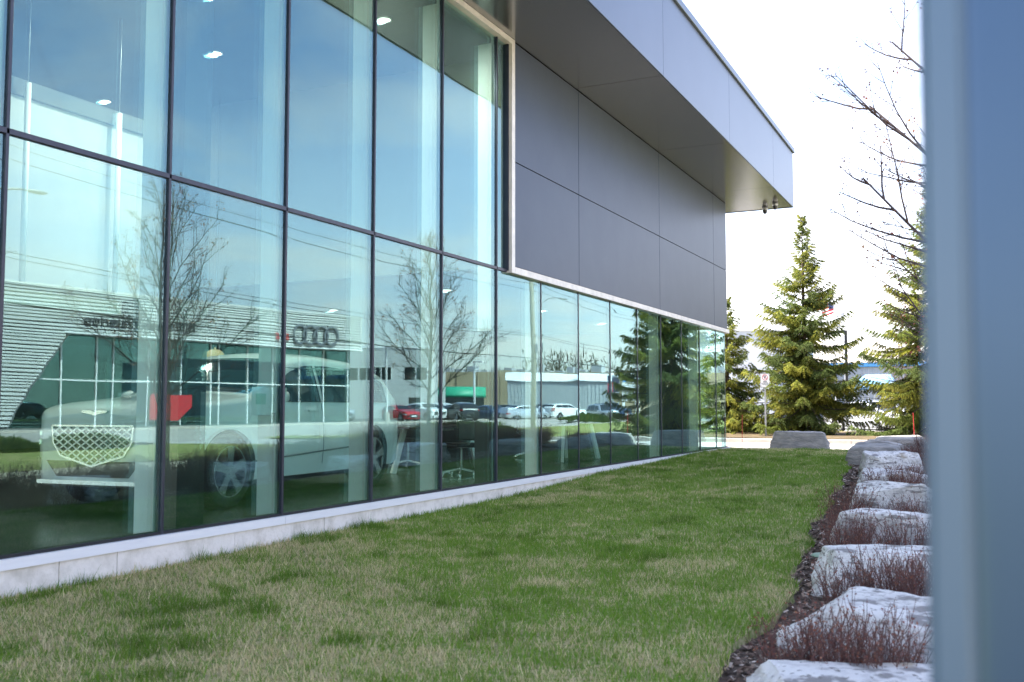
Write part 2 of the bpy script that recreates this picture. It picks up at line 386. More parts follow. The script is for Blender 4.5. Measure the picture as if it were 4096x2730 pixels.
# ---------------------------------------------------------------- showroom building
BY0, BY1, XB = -1.5, 25.0, -16.0
Z_FL, Z_SILL, Z_TR, Z_SOF, Z_TOP = .235, .27, 3.20, 6.53, 7.97
def build_showroom():
    B = thing('showroom_building', 'modern glass showroom with dark metal panels and deep flat roof overhang', 'building', (0, 0, 0))
    rnd = random.Random(11)
    # concrete plinth, block by block
    y = BY0
    while y < BY1 + .1:
        l = rnd.choice([.52, .78, 1.05, 1.3]) ; l = min(l, BY1 + .15 - y)
        if l < .08: break
        mb = MB(); dx = rnd.uniform(-.003, .003)
        mb.box(-.22, .035 + dx, y + .003, y + l - .003, -.35, .195)
        mb.build('plinth_block', M_CONC, B); y += l
    mb = MB(); mb.box(-.24, .02, BY0, BY1+.1, -.35, .19); mb.build('plinth_core', M_JOINT, B)
    # aluminium sill in lengths
    y = BY0
    while y < BY1 + .15:
        e = min(y + 3.0, BY1 + .22); mb = MB()
        mb.box(-.12, .055, y + .002, e - .002, .197, Z_SILL); mb.build('sill', M_ALU, B); y = e
    mb = MB(); mb.box(-.08, .015, BY0, BY1+.1, Z_SILL, Z_SILL+.022); mb.build('gasket', M_JOINT, B)
    # panes
    def pane(y0, y1, z0, z1, seed, roll, wav):
        r = np.random.RandomState(seed); ny = 26; nz = int((z1 - z0) / .045) + 2
        Y, Z = np.meshgrid(np.linspace(y0, y1, ny), np.linspace(z0, z1, nz))
        # finer near the edges
        tY = np.linspace(0, 1, ny); tY = tY + .035*np.sin(2*math.pi*tY)*-1; Y = np.tile(y0 + (y1-y0)*tY, (nz, 1))
        d = np.zeros_like(Y)
        ey = np.minimum(Y - y0, y1 - Y); ez = np.minimum(Z - z0, z1 - Z)
        d += -.00050 * np.exp(-ey / .07) - .00075 * np.exp(-ez / .09)
        d += roll * .00006 * np.sin(2*math.pi*Z/.17 + r.rand()*6 + .8*np.sin(Y*2+r.rand()*6)) * (1 + .5*np.sin(Z*1.3 + r.rand()*6))
        for _ in range(4):
            a = wav * .00022 * r.rand(); ky, kz = r.uniform(1.0, 4.5), r.uniform(.8, 4.5)
            d += a * np.sin(ky*Y + r.rand()*6.28) * np.sin(kz*Z + r.rand()*6.28)
        # slight bowing of the sealed unit and a tiny misalignment
        d += r.uniform(-.0005, .0003) * np.sin(math.pi*(Y-y0)/(y1-y0)) * np.sin(math.pi*(Z-z0)/(z1-z0))
        d += r.uniform(-.0006, .0006)*(Z-z0)/(z1-z0) + r.uniform(-.0005, .0005)*(Y-y0)/(y1-y0)
        V = np.stack([d, Y, Z], -1).reshape(-1, 3)
        i, j = np.meshgrid(np.arange(ny-1), np.arange(nz-1)); a = (j*ny+i).ravel()
        F = np.stack([a, a+1, a+ny+1, a+ny], -1)
        nb = len(V); V = np.vstack([V, [(-.032, y0, z0), (-.032, y1, z0), (-.032, y1, z1), (-.032, y0, z1)]])
        F = np.vstack([F, [[nb, nb+3, nb+2, nb+1]]])
        me = fast_mesh('glass_pane', V, F, [M_GLASS, M_CLEAR], smooth=True)
        mi = np.zeros(len(F), np.int32); mi[-1] = 1; me.polygons.foreach_set('material_index', mi)
        return link('glass_pane', me, B)
    ks = list(range(-1, 17)); seed = 114
    for k in ks:
        y0, y1 = 1.5*k, 1.5*(k+1)
        if y0 > 24.1: break
        y1 = min(y1, 24.93)
        seed += 1; pane(y0+.012, y1-.012, Z_SILL+.02, Z_TR-.03, seed, .6 if k < 8 else 1.8, 1.0 if k < 8 else .8)
        if k < 8: seed += 1; pane(y0+.012, y1-.012, Z_TR+.02, Z_SOF-.09, seed, .25, .7)
        elif k == 8: seed += 1; pane(y0+.012, 12.29, Z_TR+.02, Z_SOF-.09, seed, .25, .7)
    for k in ks:
        y0 = 1.5*k
        if k <= 8:
            mb = MB(); mb.box(-.03, .020, y0-.013, y0+.013, Z_SILL, Z_SOF-.06); mb.box(-.034, -.004, y0-.021, y0+.021, Z_SILL, Z_SOF-.06)
            bevel(mb.build('mullion', M_MULL, B), .003, 1)
            mb = MB(); mb.box(-.27, -.06, y0-.03, y0+.03, Z_FL, Z_SOF-.05); mb.build('interior_fin', M_FIN, B)
        else:
            mb = MB(); mb.box(-.034, .008, y0-.010, y0+.010, Z_SILL, Z_TR-.01); mb.build('mullion', M_MULL, B)
            if k in (9, 13, 15):
                mb = MB(); mb.box(-.25, -.06, y0-.03, y0+.03, Z_FL, Z_TR-.02); mb.build('interior_fin', M_FIN, B)
    mb = MB(); mb.box(-.034, .020, BY0, 12.30, Z_TR-.024, Z_TR+.018); bevel(mb.build('transom', M_MULL, B), .003, 1)
    # white trim round the glass
    mb = MB(); mb.box(-.06, .085, 12.325, 12.43, Z_TR-.03, Z_SOF-.004); mb.build('trim', M_TRIM, B)
    mb = MB(); mb.box(-.06, .085, 12.435, BY1+.10, Z_TR-.03, Z_TR+.062); mb.build('trim', M_TRIM, B)
    mb = MB(); mb.box(-.06, .085, BY0, 12.32, Z_SOF-.085, Z_SOF-.004); mb.build('trim', M_TRIM, B)
    mb = MB(); mb.box(-.05, .04, 12.295, 12.322, Z_TR, Z_SOF-.09); mb.build('jamb', M_MULL, B)
    # metal wall panels, each its own sheet with shadow joints
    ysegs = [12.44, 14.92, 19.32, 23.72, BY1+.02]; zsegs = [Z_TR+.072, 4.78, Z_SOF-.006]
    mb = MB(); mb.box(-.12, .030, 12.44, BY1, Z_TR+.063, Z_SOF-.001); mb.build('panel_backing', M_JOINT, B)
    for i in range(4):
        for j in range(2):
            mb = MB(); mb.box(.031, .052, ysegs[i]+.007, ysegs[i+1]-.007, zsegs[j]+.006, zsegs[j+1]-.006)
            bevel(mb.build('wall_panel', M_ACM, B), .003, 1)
    # end wall beyond the corner: glass below, panels above
    mb = MB(); mb.box(-12.0, -.95, BY1-.12, BY1-.045, .1, 3.39); mb.build('side_wall', M_INWALL, B)
    for i, x1 in enumerate((-.12, -3.0, -6.0, -9.0)):
        x0 = (-3.0, -6.0, -9.0, -12.0)[i]
        mb = MB(); mb.box(x0+.01, x1-.01, BY1+.0, BY1+.02, Z_TR+.072, Z_SOF-.01); mb.build('wall_panel', M_ACM, B)
        mb = MB(); mb.add([(x0+.01, BY1-.04, Z_SILL+.02), (x1-.01, BY1-.04, Z_SILL+.02), (x1-.01, BY1-.04, Z_TR-.03), (x0+.01, BY1-.04, Z_TR-.03)], [(0, 1, 2, 3)])
        mb.add([(x0+.01, BY1-.01, Z_SILL+.02), (x1-.01, BY1-.01, Z_SILL+.02), (x1-.01, BY1-.01, Z_TR-.03), (x0+.01, BY1-.01, Z_TR-.03)], [(0, 3, 2, 1)])
        mb.build('glass_pane', M_CLEAR, B)
        mb = MB(); mb.box(x0-.025, x0+.025, BY1-.06, BY1+.03, Z_SILL, Z_TR); mb.build('mullion', M_MULL, B)
    mb = MB(); mb.box(-12.0, -.12, BY1-.1, BY1+.05, .197, Z_SILL); mb.build('sill', M_ALU, B)
    mb = MB(); mb.box(-.11, -.01, BY1-.10, BY1+.0, Z_SILL, Z_TR); mb.build('corner_mullion', M_MULL, B)
    # roof overhang: soffit, fascia, coping
    XO, YE = 1.55, 26.30
    sj = [-2.8, 1.6, 6.0, 10.4, 14.80, 19.21, 23.62, YE]
    for i in range(len(sj)-1):
        mb = MB(); mb.box(.054, XO-.03, sj[i]+.006, sj[i+1]-.006, Z_SOF, Z_SOF+.03); mb.build('soffit_panel', M_SOFF, B)
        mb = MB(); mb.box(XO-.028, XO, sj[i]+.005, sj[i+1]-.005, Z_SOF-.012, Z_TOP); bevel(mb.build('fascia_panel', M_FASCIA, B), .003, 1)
    for a, b in ((-4, .046), (-8, -4.006), (-12, -8.006)):
        mb = MB(); mb.box(a, b, BY1+.03, YE-.006, Z_SOF, Z_SOF+.03); mb.build('soffit_panel', M_SOFF, B)
    mb = MB(); mb.box(-12, XO-.03, YE-.028, YE, Z_SOF-.012, Z_TOP); mb.build('fascia_panel', M_FASCIA, B)
    mb = MB(); mb.box(-16.2, XO-.03, BY0, YE-.03, Z_SOF+.034, Z_TOP); mb.build('roof', M_JOINT, B)
    mb = MB(); mb.box(XO-.30, XO+.045, BY0, YE+.06, Z_TOP+.004, Z_TOP+.13); bevel(mb.build('coping', M_FASCIA, B), .006, 1)
    mb = MB(); mb.box(-12, XO-.305, YE-.26, YE+.06, Z_TOP+.004, Z_TOP+.13); mb.build('coping', M_FASCIA, B)
    # inside
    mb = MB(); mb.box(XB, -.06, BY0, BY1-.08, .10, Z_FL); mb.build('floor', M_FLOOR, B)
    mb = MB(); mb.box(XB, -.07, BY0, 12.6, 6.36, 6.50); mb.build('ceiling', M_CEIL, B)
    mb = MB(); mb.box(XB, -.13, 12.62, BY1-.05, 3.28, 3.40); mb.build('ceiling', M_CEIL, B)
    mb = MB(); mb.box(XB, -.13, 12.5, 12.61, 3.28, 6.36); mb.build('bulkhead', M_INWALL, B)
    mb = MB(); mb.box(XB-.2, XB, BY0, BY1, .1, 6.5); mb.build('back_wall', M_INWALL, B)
    for i in range(6):                                       # glazed street front of the hall
        x1 = -.12 - i*2.6; x0 = max(x1 - 2.6, XB)
        for z0, z1 in ((Z_SILL+.02, Z_TR-.03), (Z_TR+.03, Z_SOF-.1)):
            mb = MB(); mb.add([(x0+.02, BY0+.03, z0), (x1-.02, BY0+.03, z0), (x1-.02, BY0+.03, z1), (x0+.02, BY0+.03, z1)], [(0, 1, 2, 3)]); mb.build('glass_pane', M_CLEAR, B)
        mb = MB(); mb.box(x0-.02, x0+.02, BY0-.03, BY0+.06, Z_SILL, Z_SOF-.06); mb.build('mullion', M_MULL, B)
    mb = MB(); mb.box(XB, -.12, BY0-.03, BY0+.05, Z_TR-.028, Z_TR+.028); mb.build('transom', M_MULL, B)
    mb = MB(); mb.box(XB, -.12, BY0-.06, BY0+.06, .1, Z_SILL); mb.build('sill', M_ALU, B)
    mb = MB(); mb.box(-.75, -.45, 6.62, 6.96, Z_FL, 6.355); mb.build('dark_pillar', M_BLACK, B)
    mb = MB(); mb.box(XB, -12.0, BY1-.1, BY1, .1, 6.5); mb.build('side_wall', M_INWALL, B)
    mb = MB(); mb.box(-4.6, -4.2, BY0, 9.75, 2.75, 4.97); mb.build('mezzanine_wall', mat('mezzanine_paint', (.50, .50, .49), .7, 0, (.47, .47, .46), 2), B)
    mb = MB(); mb.box(-4.6, -4.15, BY0, 9.80, 4.974, 5.17); mb.build('mezzanine_edge', M_INWALL, B)
    mb = MB(); mb.box(-9.5, -4.605, BY0, 9.75, 2.55, 2.74); mb.build('mezzanine_floor', M_WHITEWALL, B)
    for y in (7.75, 9.1): 
        mb = MB(); mb.tube([(-4.02, y, 2.75), (-4.02, y, 5.10)], .035, 8); mb.build('banister_post', M_FIN, B, True)
        mb = MB(); mb.tube([(-4.02, y, 5.10), (-4.02, y, 6.36)], .007, 5); mb.build('hanger_rod', M_STEEL, B, True)
    # grey door column in the second room
    mb = MB(); mb.box(-.29, -.05, 11.93, 11.968, Z_FL, 2.33); mb.build('column_cladding', M_CEIL, B)
    return B
SHOW = build_showroom()
for i, (x, y, nm) in enumerate([(.87, 25.94, 'farther'), (1.22, 25.49, 'nearer')]):
    d = thing('dome_camera', 'small dark dome security camera under roof overhang, %s of the two' % ('left' if i == 0 else 'right'), 'security camera', (x, y, Z_SOF))
    mb = MB(); mb.lathe([(.0, 0), (.075, 0), (.075, -.07), (.06, -.09), (0, -.09)], 16); fixn(mb.build('housing', M_STEEL, d, True))
    mb = MB(); mb.lathe([(.062, -.088), (.06, -.13), (.045, -.165), (.02, -.185), (0, -.19)], 16); fixn(mb.build('dome', M_BLACK, d, True))

def downlight(x, y, z, i, w=26.0):
    d = thing('downlight', 'lit round downlight in the showroom ceiling, ' + ['nearest the top edge', 'next to the metal wall panels', 'beside the dark mullion', 'between two white columns',
        'deep behind the mezzanine', 'deep above the rear of the SUV', 'deepest in the tall hall', 'low one over the nearer desk', 'low one over the farther desk', 'low one deepest in the far room', 'low one nearest the far corner'][i], 'downlight', (x, y, z), group='showroom ceiling downlights')
    mb = MB(); mb.lathe([(.075, 0), (.095, 0), (.095, -.012), (.075, -.012), (.075, 0)], 20); mb.build('bezel', M_SIGNW, d)
    mb = MB(); mb.lathe([(0, -.004), (.074, -.004)], 20); mb.build('lens', mat('lamp_lens', (.9, .9, .85), .4, emit=(1, .93, .8, 2.5)), d)
    li = bpy.data.lights.new('downlight_lamp', 'AREA'); li.shape = 'DISK'; li.size = .14; li.energy = w; li.color = (1, .93, .82)
    lo = bpy.data.objects.new('lamp', li); COL.objects.link(lo); lo.parent = d; lo.location = (0, 0, -.03)
for i, (x, y, z) in enumerate([(-2.43, 9.04, 6.355), (-.93, 10.6, 6.355), (-3.78, 9.69, 6.355), (-3.78, 10.59, 6.355), (-7, 8, 6.355), (-7, 11.5, 6.355), (-11, 10, 6.355),
                               (-2.2, 14.5, 3.275), (-2.2, 18.5, 3.275), (-6, 16.5, 3.275), (-2.2, 22, 3.275)]):
    downlight(x, y, z, i, (34, 20, 4, 8, 14, 14, 14)[i] if i < 7 else 6)

# ---------------------------------------------------------------- vehicles
def interp_curve(pts, n=400):
    xs = np.array([p[0] for p in pts]); zs = np.array([p[1] for p in pts])
    u = np.linspace(0, 1, n); z = np.interp(u, xs, zs)
    k = np.ones(9)/9; zp = np.pad(z, 4, mode='edge'); return u, np.convolve(zp, k, 'valid')
CARKINDS = {
 'suv': dict(L=4.92, W=1.96, top=[(0,.93),(.012,1.02),(.06,1.09),(.16,1.13),(.27,1.18),(.315,1.26),(.43,1.60),(.50,1.685),(.60,1.70),(.74,1.665),(.86,1.575),(.905,1.50),(.955,1.22),(.985,1.10),(1,.92)],
      belt=1.10, wf=.185, wr=.80, wrad=.385, bot=.27, side=(.315, .90), ws=(.285, .435), rw=(.90, .955), tumble=.27),
 'hatch': dict(L=4.35, W=1.80, top=[(0,.74),(.015,.82),(.08,.90),(.18,.96),(.29,1.02),(.34,1.10),(.46,1.42),(.54,1.48),(.65,1.49),(.80,1.44),(.88,1.36),(.94,1.10),(.985,.96),(1,.80)],
      belt=.95, wf=.19, wr=.79, wrad=.335, bot=.20, side=(.33, .90), ws=(.31, .465), rw=(.88, .945), tumble=.30),
 'sedan': dict(L=4.75, W=1.84, top=[(0,.70),(.015,.77),(.08,.86),(.18,.93),(.28,.98),(.33,1.04),(.45,1.37),(.53,1.435),(.63,1.44),(.72,1.38),(.83,1.10),(.86,1.07),(.95,1.05),(.985,.98),(1,.80)],
      belt=.94, wf=.185, wr=.80, wrad=.33, bot=.19, side=(.31, .80), ws=(.30, .455), rw=(.71, .825), tumble=.32)}
def car_paint(name, c, metal=.25):
    return mat('paint_' + name, c, .28, metal, tuple(v*.94 for v in c), 2, coat=.8)
WHEELS = {}
def wheel_meshes(r, w, key):
    if key in WHEELS: return WHEELS[key]
    mb = MB(); ri = r*.70
    mb.lathe([(ri, -w/2), (r*.93, -w/2), (r*.985, -w*.40), (r, -w*.3), (r, w*.3), (r*.985, w*.40), (r*.93, w/2), (ri, w/2), (ri*.98, 0), (ri, -w/2)], 36, 'y')
    ty = mb.mesh('tyre', M_RUBBER, True)
    mb = MB(); mb.lathe([(ri, w*.50), (ri*.95, w*.50), (ri*.92, w*.40), (ri*.90, -w*.3), (ri, -w*.3), (ri, w*.5)], 36, 'y')
    for k in range(5):
        a = 2*math.pi*k/5 + .3
        for da in (-.20, .20):
            ca, sa = math.cos(a), math.sin(a); cb, sb = math.cos(a+da*.62), math.sin(a+da*.62)
            mb.bar((ca*ri*.12, w*.44, sa*ri*.12), (cb*ri*.95, w*.47, sb*ri*.95), .052 if abs(da) else .06, .03, (0, 1, 0))
        ca, sa = math.cos(a), math.sin(a)
        mb.bar((ca*ri*.1, w*.45, sa*ri*.1), (ca*ri*.95, w*.455, sa*ri*.95), .085, .02, (0, 1, 0))
    mb.lathe([(0, w*.50), (ri*.14, w*.50), (ri*.18, w*.46), (ri*.18, w*.38), (0, w*.38)], 16, 'y')
    rm = mb.mesh('rim', M_RIM)
    mb = MB(); mb.lathe([(0, -w*.02), (ri*.9, -w*.02)], 24, 'y'); bk = mb.mesh('brake_disc', M_BLACK)
    WHEELS[key] = (ty, rm, bk); return WHEELS[key]
def make_car(name, label, kind, paint, loc, rz, group=None, fancy=False):
    K = CARKINDS[kind]; L, W = K['L'], K['W']; uu, zt = interp_curve(K['top']); rr = K['wrad']; ar = rr + .055
    top = lambda u: float(np.interp(u, uu, zt))
    xf = lambda u: L/2 - u*L                      # front at +x
    uf, ur = K['wf'], K['wr']; belt = K['belt']; bot = K['bot']; tum = K['tumble']
    def bottom(u):
        z = bot + .10*max(0, (u-.93)/.07) + .05*max(0, (.04-u)/.04)
        for c in (uf, ur):
            dx = (u-c)*L
            if abs(dx) < ar: z = max(z, rr + math.sqrt(ar*ar - dx*dx)*1.0)
        return z
    def plan(u):
        a = abs(2*u-1); front = u < .5
        return W/2*(1 - (.13 if front else .10)*a**4 - (.20 if front else .16)*max(0, (a-.90)/.10)**2.2)
    def halfw(u, z):
        w = plan(u)
        if z <= belt:
            q = (z-bot)/(belt-bot); w *= .955 + .045*math.sin(math.pi*min(max(q*.95+.05, 0), 1))
            # character lines
            w += .010*math.exp(-((z-belt*.86)/.05)**2)
        else: w = w*.962 - tum*(z-belt) - .10*(z-belt)**2
        return w
    cols = sorted(set([0, .004, .012, .025, .04, .06, .085] + list(np.linspace(.1, .9, 44)) + [.915, .94, .96, .975, .988, .996, 1.0] +
        [c + s*ar/L*k for c in (uf, ur) for s in (-1, 1) for k in (1.002, .999, .985, .95, .88, .78, .65, .5, .3)]))
    cols = [c for c in cols if 0 <= c <= 1]
    NS, NC, NT = 9, 4, 5
    def section(u):
        zb, ztp = bottom(u), top(u); r = .075 if ztp < belt+.2 else .11
        r = min(r, max(.02, (ztp-zb)*.4)); zs = ztp - r; P = []
        for i in range(NS): z = zb + (zs-zb)*i/(NS-1); P.append((halfw(u, z), z))
        ws = halfw(u, zs)
        for i in range(1, NC+1):
            a = math.pi/2*i/NC; P.append((ws - r*1.25*(1-math.cos(a)), zs + r*math.sin(a)*.9))
        we, ze = P[-1]
        for i in range(1, NT+1): q = i/NT; P.append((we*(1-q), ze + .1*r + .035*(1-(1-q)**2)))
        return P
    V = []; n = NS+NC+NT
    for u in cols:
        S = section(u); row = [(xf(u), -w, z) for w, z in S] + [(xf(u), w, z) for w, z in S[:-1][::-1]]
        V += row
    m = 2*n-1; F = []
    for i in range(len(cols)-1):
        for j in range(m-1): a = i*m+j; F.append((a, a+m, a+m+1, a+1))
    F.append(tuple(range(m))); F.append(tuple((len(cols)-1)*m + j for j in range(m))[::-1])
    T = thing(name, label, 'car', loc, rz, group)
    mb = MB(); mb.add(V, F); fixn(mb.build('body', paint, T, True))
    # dark underbody with wheel wells
    mb = MB(); mb.box(-L/2+.15, L/2-.15, -W/2+.16, W/2-.16, bot-.02, .62)
    for sx in (uf, ur): mb.box(xf(sx)-ar*.95, xf(sx)+ar*.95, -W/2+.10, W/2-.10, .3, rr+ar*.97)
    mb.build('underbody', M_BLACK, T)
    mb = MB()
    for s in (-1, 1): mb.box(xf(ur)+ar+.02, xf(uf)-ar-.02, s*(W/2-.10)-.03, s*(W/2-.10)+.03, bot-.05, bot+.06)
    mb.build('rocker_trim', M_BLACK, T)
    # windows follow the body surface
    s0, s1 = K['side']; pil = [s0, s0+(s1-s0)*.40, s0+(s1-s0)*.72, s1]
    for s in (-1, 1):
        for q in range(3):
            a, b = pil[q]+.006, pil[q+1]-.006; vs_ = []; fs_ = []; nn = 14; mm = 5
            for i in range(nn):
                u = a+(b-a)*i/(nn-1); z0 = belt+.015; z1 = max(z0+.004, top(u)-.135)
                for j in range(mm): z = z0+(z1-z0)*j/(mm-1); vs_.append((xf(u), s*(halfw(u, z)+.007), z))
            for i in range(nn-1):
                for j in range(mm-1): c = i*mm+j; fs_.append((c, c+1, c+mm+1, c+mm) if s > 0 else (c, c+mm, c+mm+1, c+1))
            mb = MB(); mb.add(vs_, fs_); mb.build('side_window', M_DKGLASS, T, True)
    for nm, (a, b) in (('windshield', K['ws']), ('rear_window', K['rw'])):
        vs_ = []; fs_ = []; nn = 12; mm = 9
        for i in range(nn):
            u = a+(b-a)*i/(nn-1); S = section(u); we = S[NS+NC-1][0]*.97; ze = S[NS+NC-1][1]
            for j in range(mm):
                v = -1+2*j/(mm-1); vs_.append((xf(u)+(.004 if nm == 'windshield' else -.004), v*we, ze + .010 + .035*(1-v*v)+.008))
        for i in range(nn-1):
            for j in range(mm-1): c = i*mm+j; fs_.append((c, c+1, c+mm+1, c+mm))
        mb = MB(); mb.add(vs_, fs_); fixn(mb.build(nm, M_DKGLASS, T, True))
    # wheels
    ty, rm, bk = wheel_meshes(rr, .25, kind + ('f' if fancy else ''))
    for sx in (uf, ur):
        for s in (-1, 1):
            w = link('wheel', ty, T, (xf(sx), s*(W/2-.135), rr)); w.name = 'wheel'
            if s < 0: w.rotation_euler = (0, 0, math.pi)
            link('rim', rm, w); link('brake_disc', bk, w)
    # front: grille, lights, plate ; rear lights
    zn = top(.0); fx = L/2
    if fancy:
        g = [(-.52, zn-.08), (.52, zn-.08), (.50, zn-.25), (.40, zn-.38), (.05, zn-.47), (0, zn-.48), (-.05, zn-.47), (-.40, zn-.38), (-.50, zn-.25)]
    else:
        g = [(-.42, zn-.12), (.42, zn-.12), (.47, zn-.22), (.34, zn-.42), (-.34, zn-.42), (-.47, zn-.22)]
    mb = MB(); mb.prism(g, fx-.02, fx+.012, lambda u, v, q: (q, u, v)); gr = fixn(mb.build('grille', M_BLACK, T))
    mb = MB()
    for i in range(len(g)): j = (i+1) % len(g); mb.bar((fx+.016, g[i][0], g[i][1]), (fx+.016, g[j][0], g[j][1]), .018, .02, (1, 0, 0))
    mb.build('grille_frame', M_CHROME, gr)
    if fancy:
        mb = MB()
        from mathutils.geometry import intersect_line_line_2d as ill
        for sg in (-1, 1):
            for c in np.arange(-1.4, 1.4, .115):
                p0, p1 = Vector((c-1.0, zn-.28-sg*.62)), Vector((c+1.0, zn-.28+sg*.62)); hits = []
                for i in range(len(g)):
                    h = ill(p0, p1, Vector(g[i]), Vector(g[(i+1) % len(g)]))
                    if h: hits.append(h)
                if len(hits) >= 2:
                    hits.sort(key=lambda h: h.x); a, b = hits[0], hits[-1]
                    mb.bar((fx+.018, a.x, a.y), (fx+.018, b.x, b.y), .013, .014, (1, 0, 0))
        mb.build('grille_mesh', mat('bright_trim', (.80, .81, .82), .3, .3, (.74, .75, .76), 6), gr)
        mb = MB()
        for s in (-1, 1):
            mb.prism([(0, zn+.055), (s*.05, zn+.075), (s*.17, zn+.07), (s*.15, zn+.05), (s*.05, zn+.035), (0, zn+.02)], fx-.035, fx+.004, lambda u, v, q: (q, u, v))
        fixn(mb.build('emblem', M_CHROME, T))
        mb = MB(); mb.prism([(-.60, .52), (.60, .52), (.46, .36), (-.46, .36)], fx-.03, fx+.008, lambda u, v, q: (q, u, v)); fixn(mb.build('lower_intake', M_BLACK, T))
        mb = MB(); mb.box(fx-.10, fx+.02, -.72, .72, .285, .325); bevel(mb.build('front_lip', M_CHROME, T), .008)
        for s in (-1, 1):
            for zz in (zn-.16, zn-.25):
                mb = MB(); vs_ = []
                for i in range(10):
                    u = .008 + .10*i/9; w = halfw(u, zz); vs_.append((xf(u), s*(w+.012), zz))
                for i in range(9): mb.bar(vs_[i], vs_[i+1], .02, .045)
                mb.build('headlight', M_RIM, T)
            for zz in (zn-.14, zn-.21):
                mb = MB(); mb.bar((xf(.292), s*(halfw(.292, zz)+.006), zz), (xf(.352), s*(halfw(.352, zz)+.006), zz+.005), .012, .014)
                mb.bar((xf(.292), s*(halfw(.292, zz)+.006), zz), (xf(.352), s*(halfw(.352, zz)+.006), zz-.028), .012, .008)
                mb.build('side_vent', M_BLACK, T)
            mb = MB(); mb.prism([(.50, .50), (.66, .55), (.63, .42), (.52, .38)], xf(.018)-.05, xf(.018)+.06, lambda u, v, q: (q, s*u*1.15, v)); fixn(mb.build('corner_intake', M_BLACK, T))
            mb = MB(); mb.bar((xf(.255), s*(halfw(.3, .60)+.008), .47), (xf(.70), s*(halfw(.6, .60)+.008), .56), .012, .018); mb.build('side_moulding', M_CHROME, T)
            for u in (.305, .545):
                mb = MB(); pts = [(xf(u), s*(halfw(u, z)+.002), z) for z in np.linspace(.38, belt, 8)]
                for i in range(7): mb.bar(pts[i], pts[i+1], .006, .004, (1, 0, 0))
                mb.build('door_seam', M_INK, T)
            for u in (.50, .715):
                mb = MB(); mb.bar((xf(u-.02), s*(halfw(u, belt-.09)+.02), belt-.09), (xf(u+.025), s*(halfw(u, belt-.09)+.02), belt-.085), .02, .03); bevel(mb.build('door_handle', paint, T), .006)
            mb = MB(); mb.bar((xf(.40), s*(halfw(.45, 1.60)+.02), top(.40)+.0), (xf(.86), s*(halfw(.8, 1.5)+.02), top(.86)-.02), .02, .02); mb.build('roof_rail', M_CHROME, T)
    else:
        for s in (-1, 1):
            mb = MB(); vs_ = []; zz = zn-.13
            for i in range(8): u = .008+.085*i/7; vs_.append((xf(u), s*(halfw(u, zz)+.010), zz+.03*i/7))
            for i in range(7): mb.bar(vs_[i], vs_[i+1], .03, .10)
            mb.build('headlight', mat('headlamp', (.55, .58, .60), .1, .2, (.5, .53, .55), 5), T)
            mb = MB(); mb.box(fx-.02, fx+.012, s*.62-.12, s*.62+.12, .36, .50); mb.build('fog_intake', M_BLACK, T)
        mb = MB(); mb.box(fx+.012, fx+.03, -.26, .26, .44, .56); mb.build('plate', M_SIGNW, T)
    for s in (-1, 1):
        mb = MB(); vs_ = []; zz = top(.985)-.12
        for i in range(6): u = .93+.066*i/5; vs_.append((xf(u), s*(halfw(u, zz)+.008), zz))
        for i in range(5): mb.bar(vs_[i], vs_[i+1], .03, .11)
        mb.build('tail_light', mat('tail_lamp', (.45, .01, .015), .15, 0, (.40, .01, .012), 6), T)
        mb = MB(); c = (xf(s0+.02), s*(halfw(s0+.02, belt)+.13), belt+.07)
        mb.add([], []); mb.lathe([(0, -.10), (.06, -.085), (.085, 0), (.06, .085), (0, .10)], 12, 'y', c)
        mb.bar((c[0], s*(abs(c[1])-.14), belt+.01), c, .05, .04); mb.build('mirror', paint, T, True)
    return T
P_WHITE = car_paint('white', (.78, .79, .79), 0.0); P_RED = car_paint('red', (.50, .012, .02)); P_BLACK = car_paint('black', (.014, .016, .02))
P_GREY = car_paint('grey', (.14, .15, .165), .5); P_SILVER = car_paint('silver', (.52, .54, .56), .6); P_BLUE = car_paint('blue', (.03, .06, .14), .4)
P_TEAL = car_paint('dark_green', (.02, .05, .05), .4)
# the white SUV on display
make_car('display_suv', 'white SUV with large diamond mesh grille displayed behind the showroom glass', 'suv', P_WHITE, (-2.20, 9.52, Z_FL+.002), R(-90+4.5), fancy=True)

# ---------------------------------------------------------------- things inside the showroom
pl = thing('pendant_lamp', 'beige dome pendant lamp hanging inside the showroom above the white SUV', 'pendant lamp', (-5.95, 13.05, 2.12))
pl.location = (-5.18, 12.2, 2.06)
mb = MB(); mb.lathe([(.16, 0), (.158, .03), (.145, .085), (.11, .13), (.06, .155), (.015, .16), (.015, .19), (0, .19)], 28); mb.build('lamp_shade', mat('lamp_shade', (.50, .38, .20), .7, 0, (.45, .34, .18), 4, emit=(1, .75, .40, .06)), pl, True)
mb = MB(); mb.tube([(0, 0, .19), (0, 0, 4.25)], .006, 5); mb.build('cord', M_WIRE, pl)
nt_ = thing('paper_notice', 'pair of white paper notices taped inside the second glass pane', 'notice', (-.045, 7.12, 1.22))
mb = MB(); mb.box(-.004, 0, 0, .27, 0, .26); mb.build('sheet', M_SIGNW, nt_)
mb = MB(); mb.box(-.010, -.006, .22, .50, .02, .26); mb.build('sheet', M_SIGNW, nt_)
mb = MB(); mb.box(.0005, .002, .05, .19, .10, .20); mb.build('printed_block', mat('pale_print', (.45, .60, .52), .7, 0, (.5, .64, .56), 9), nt_)
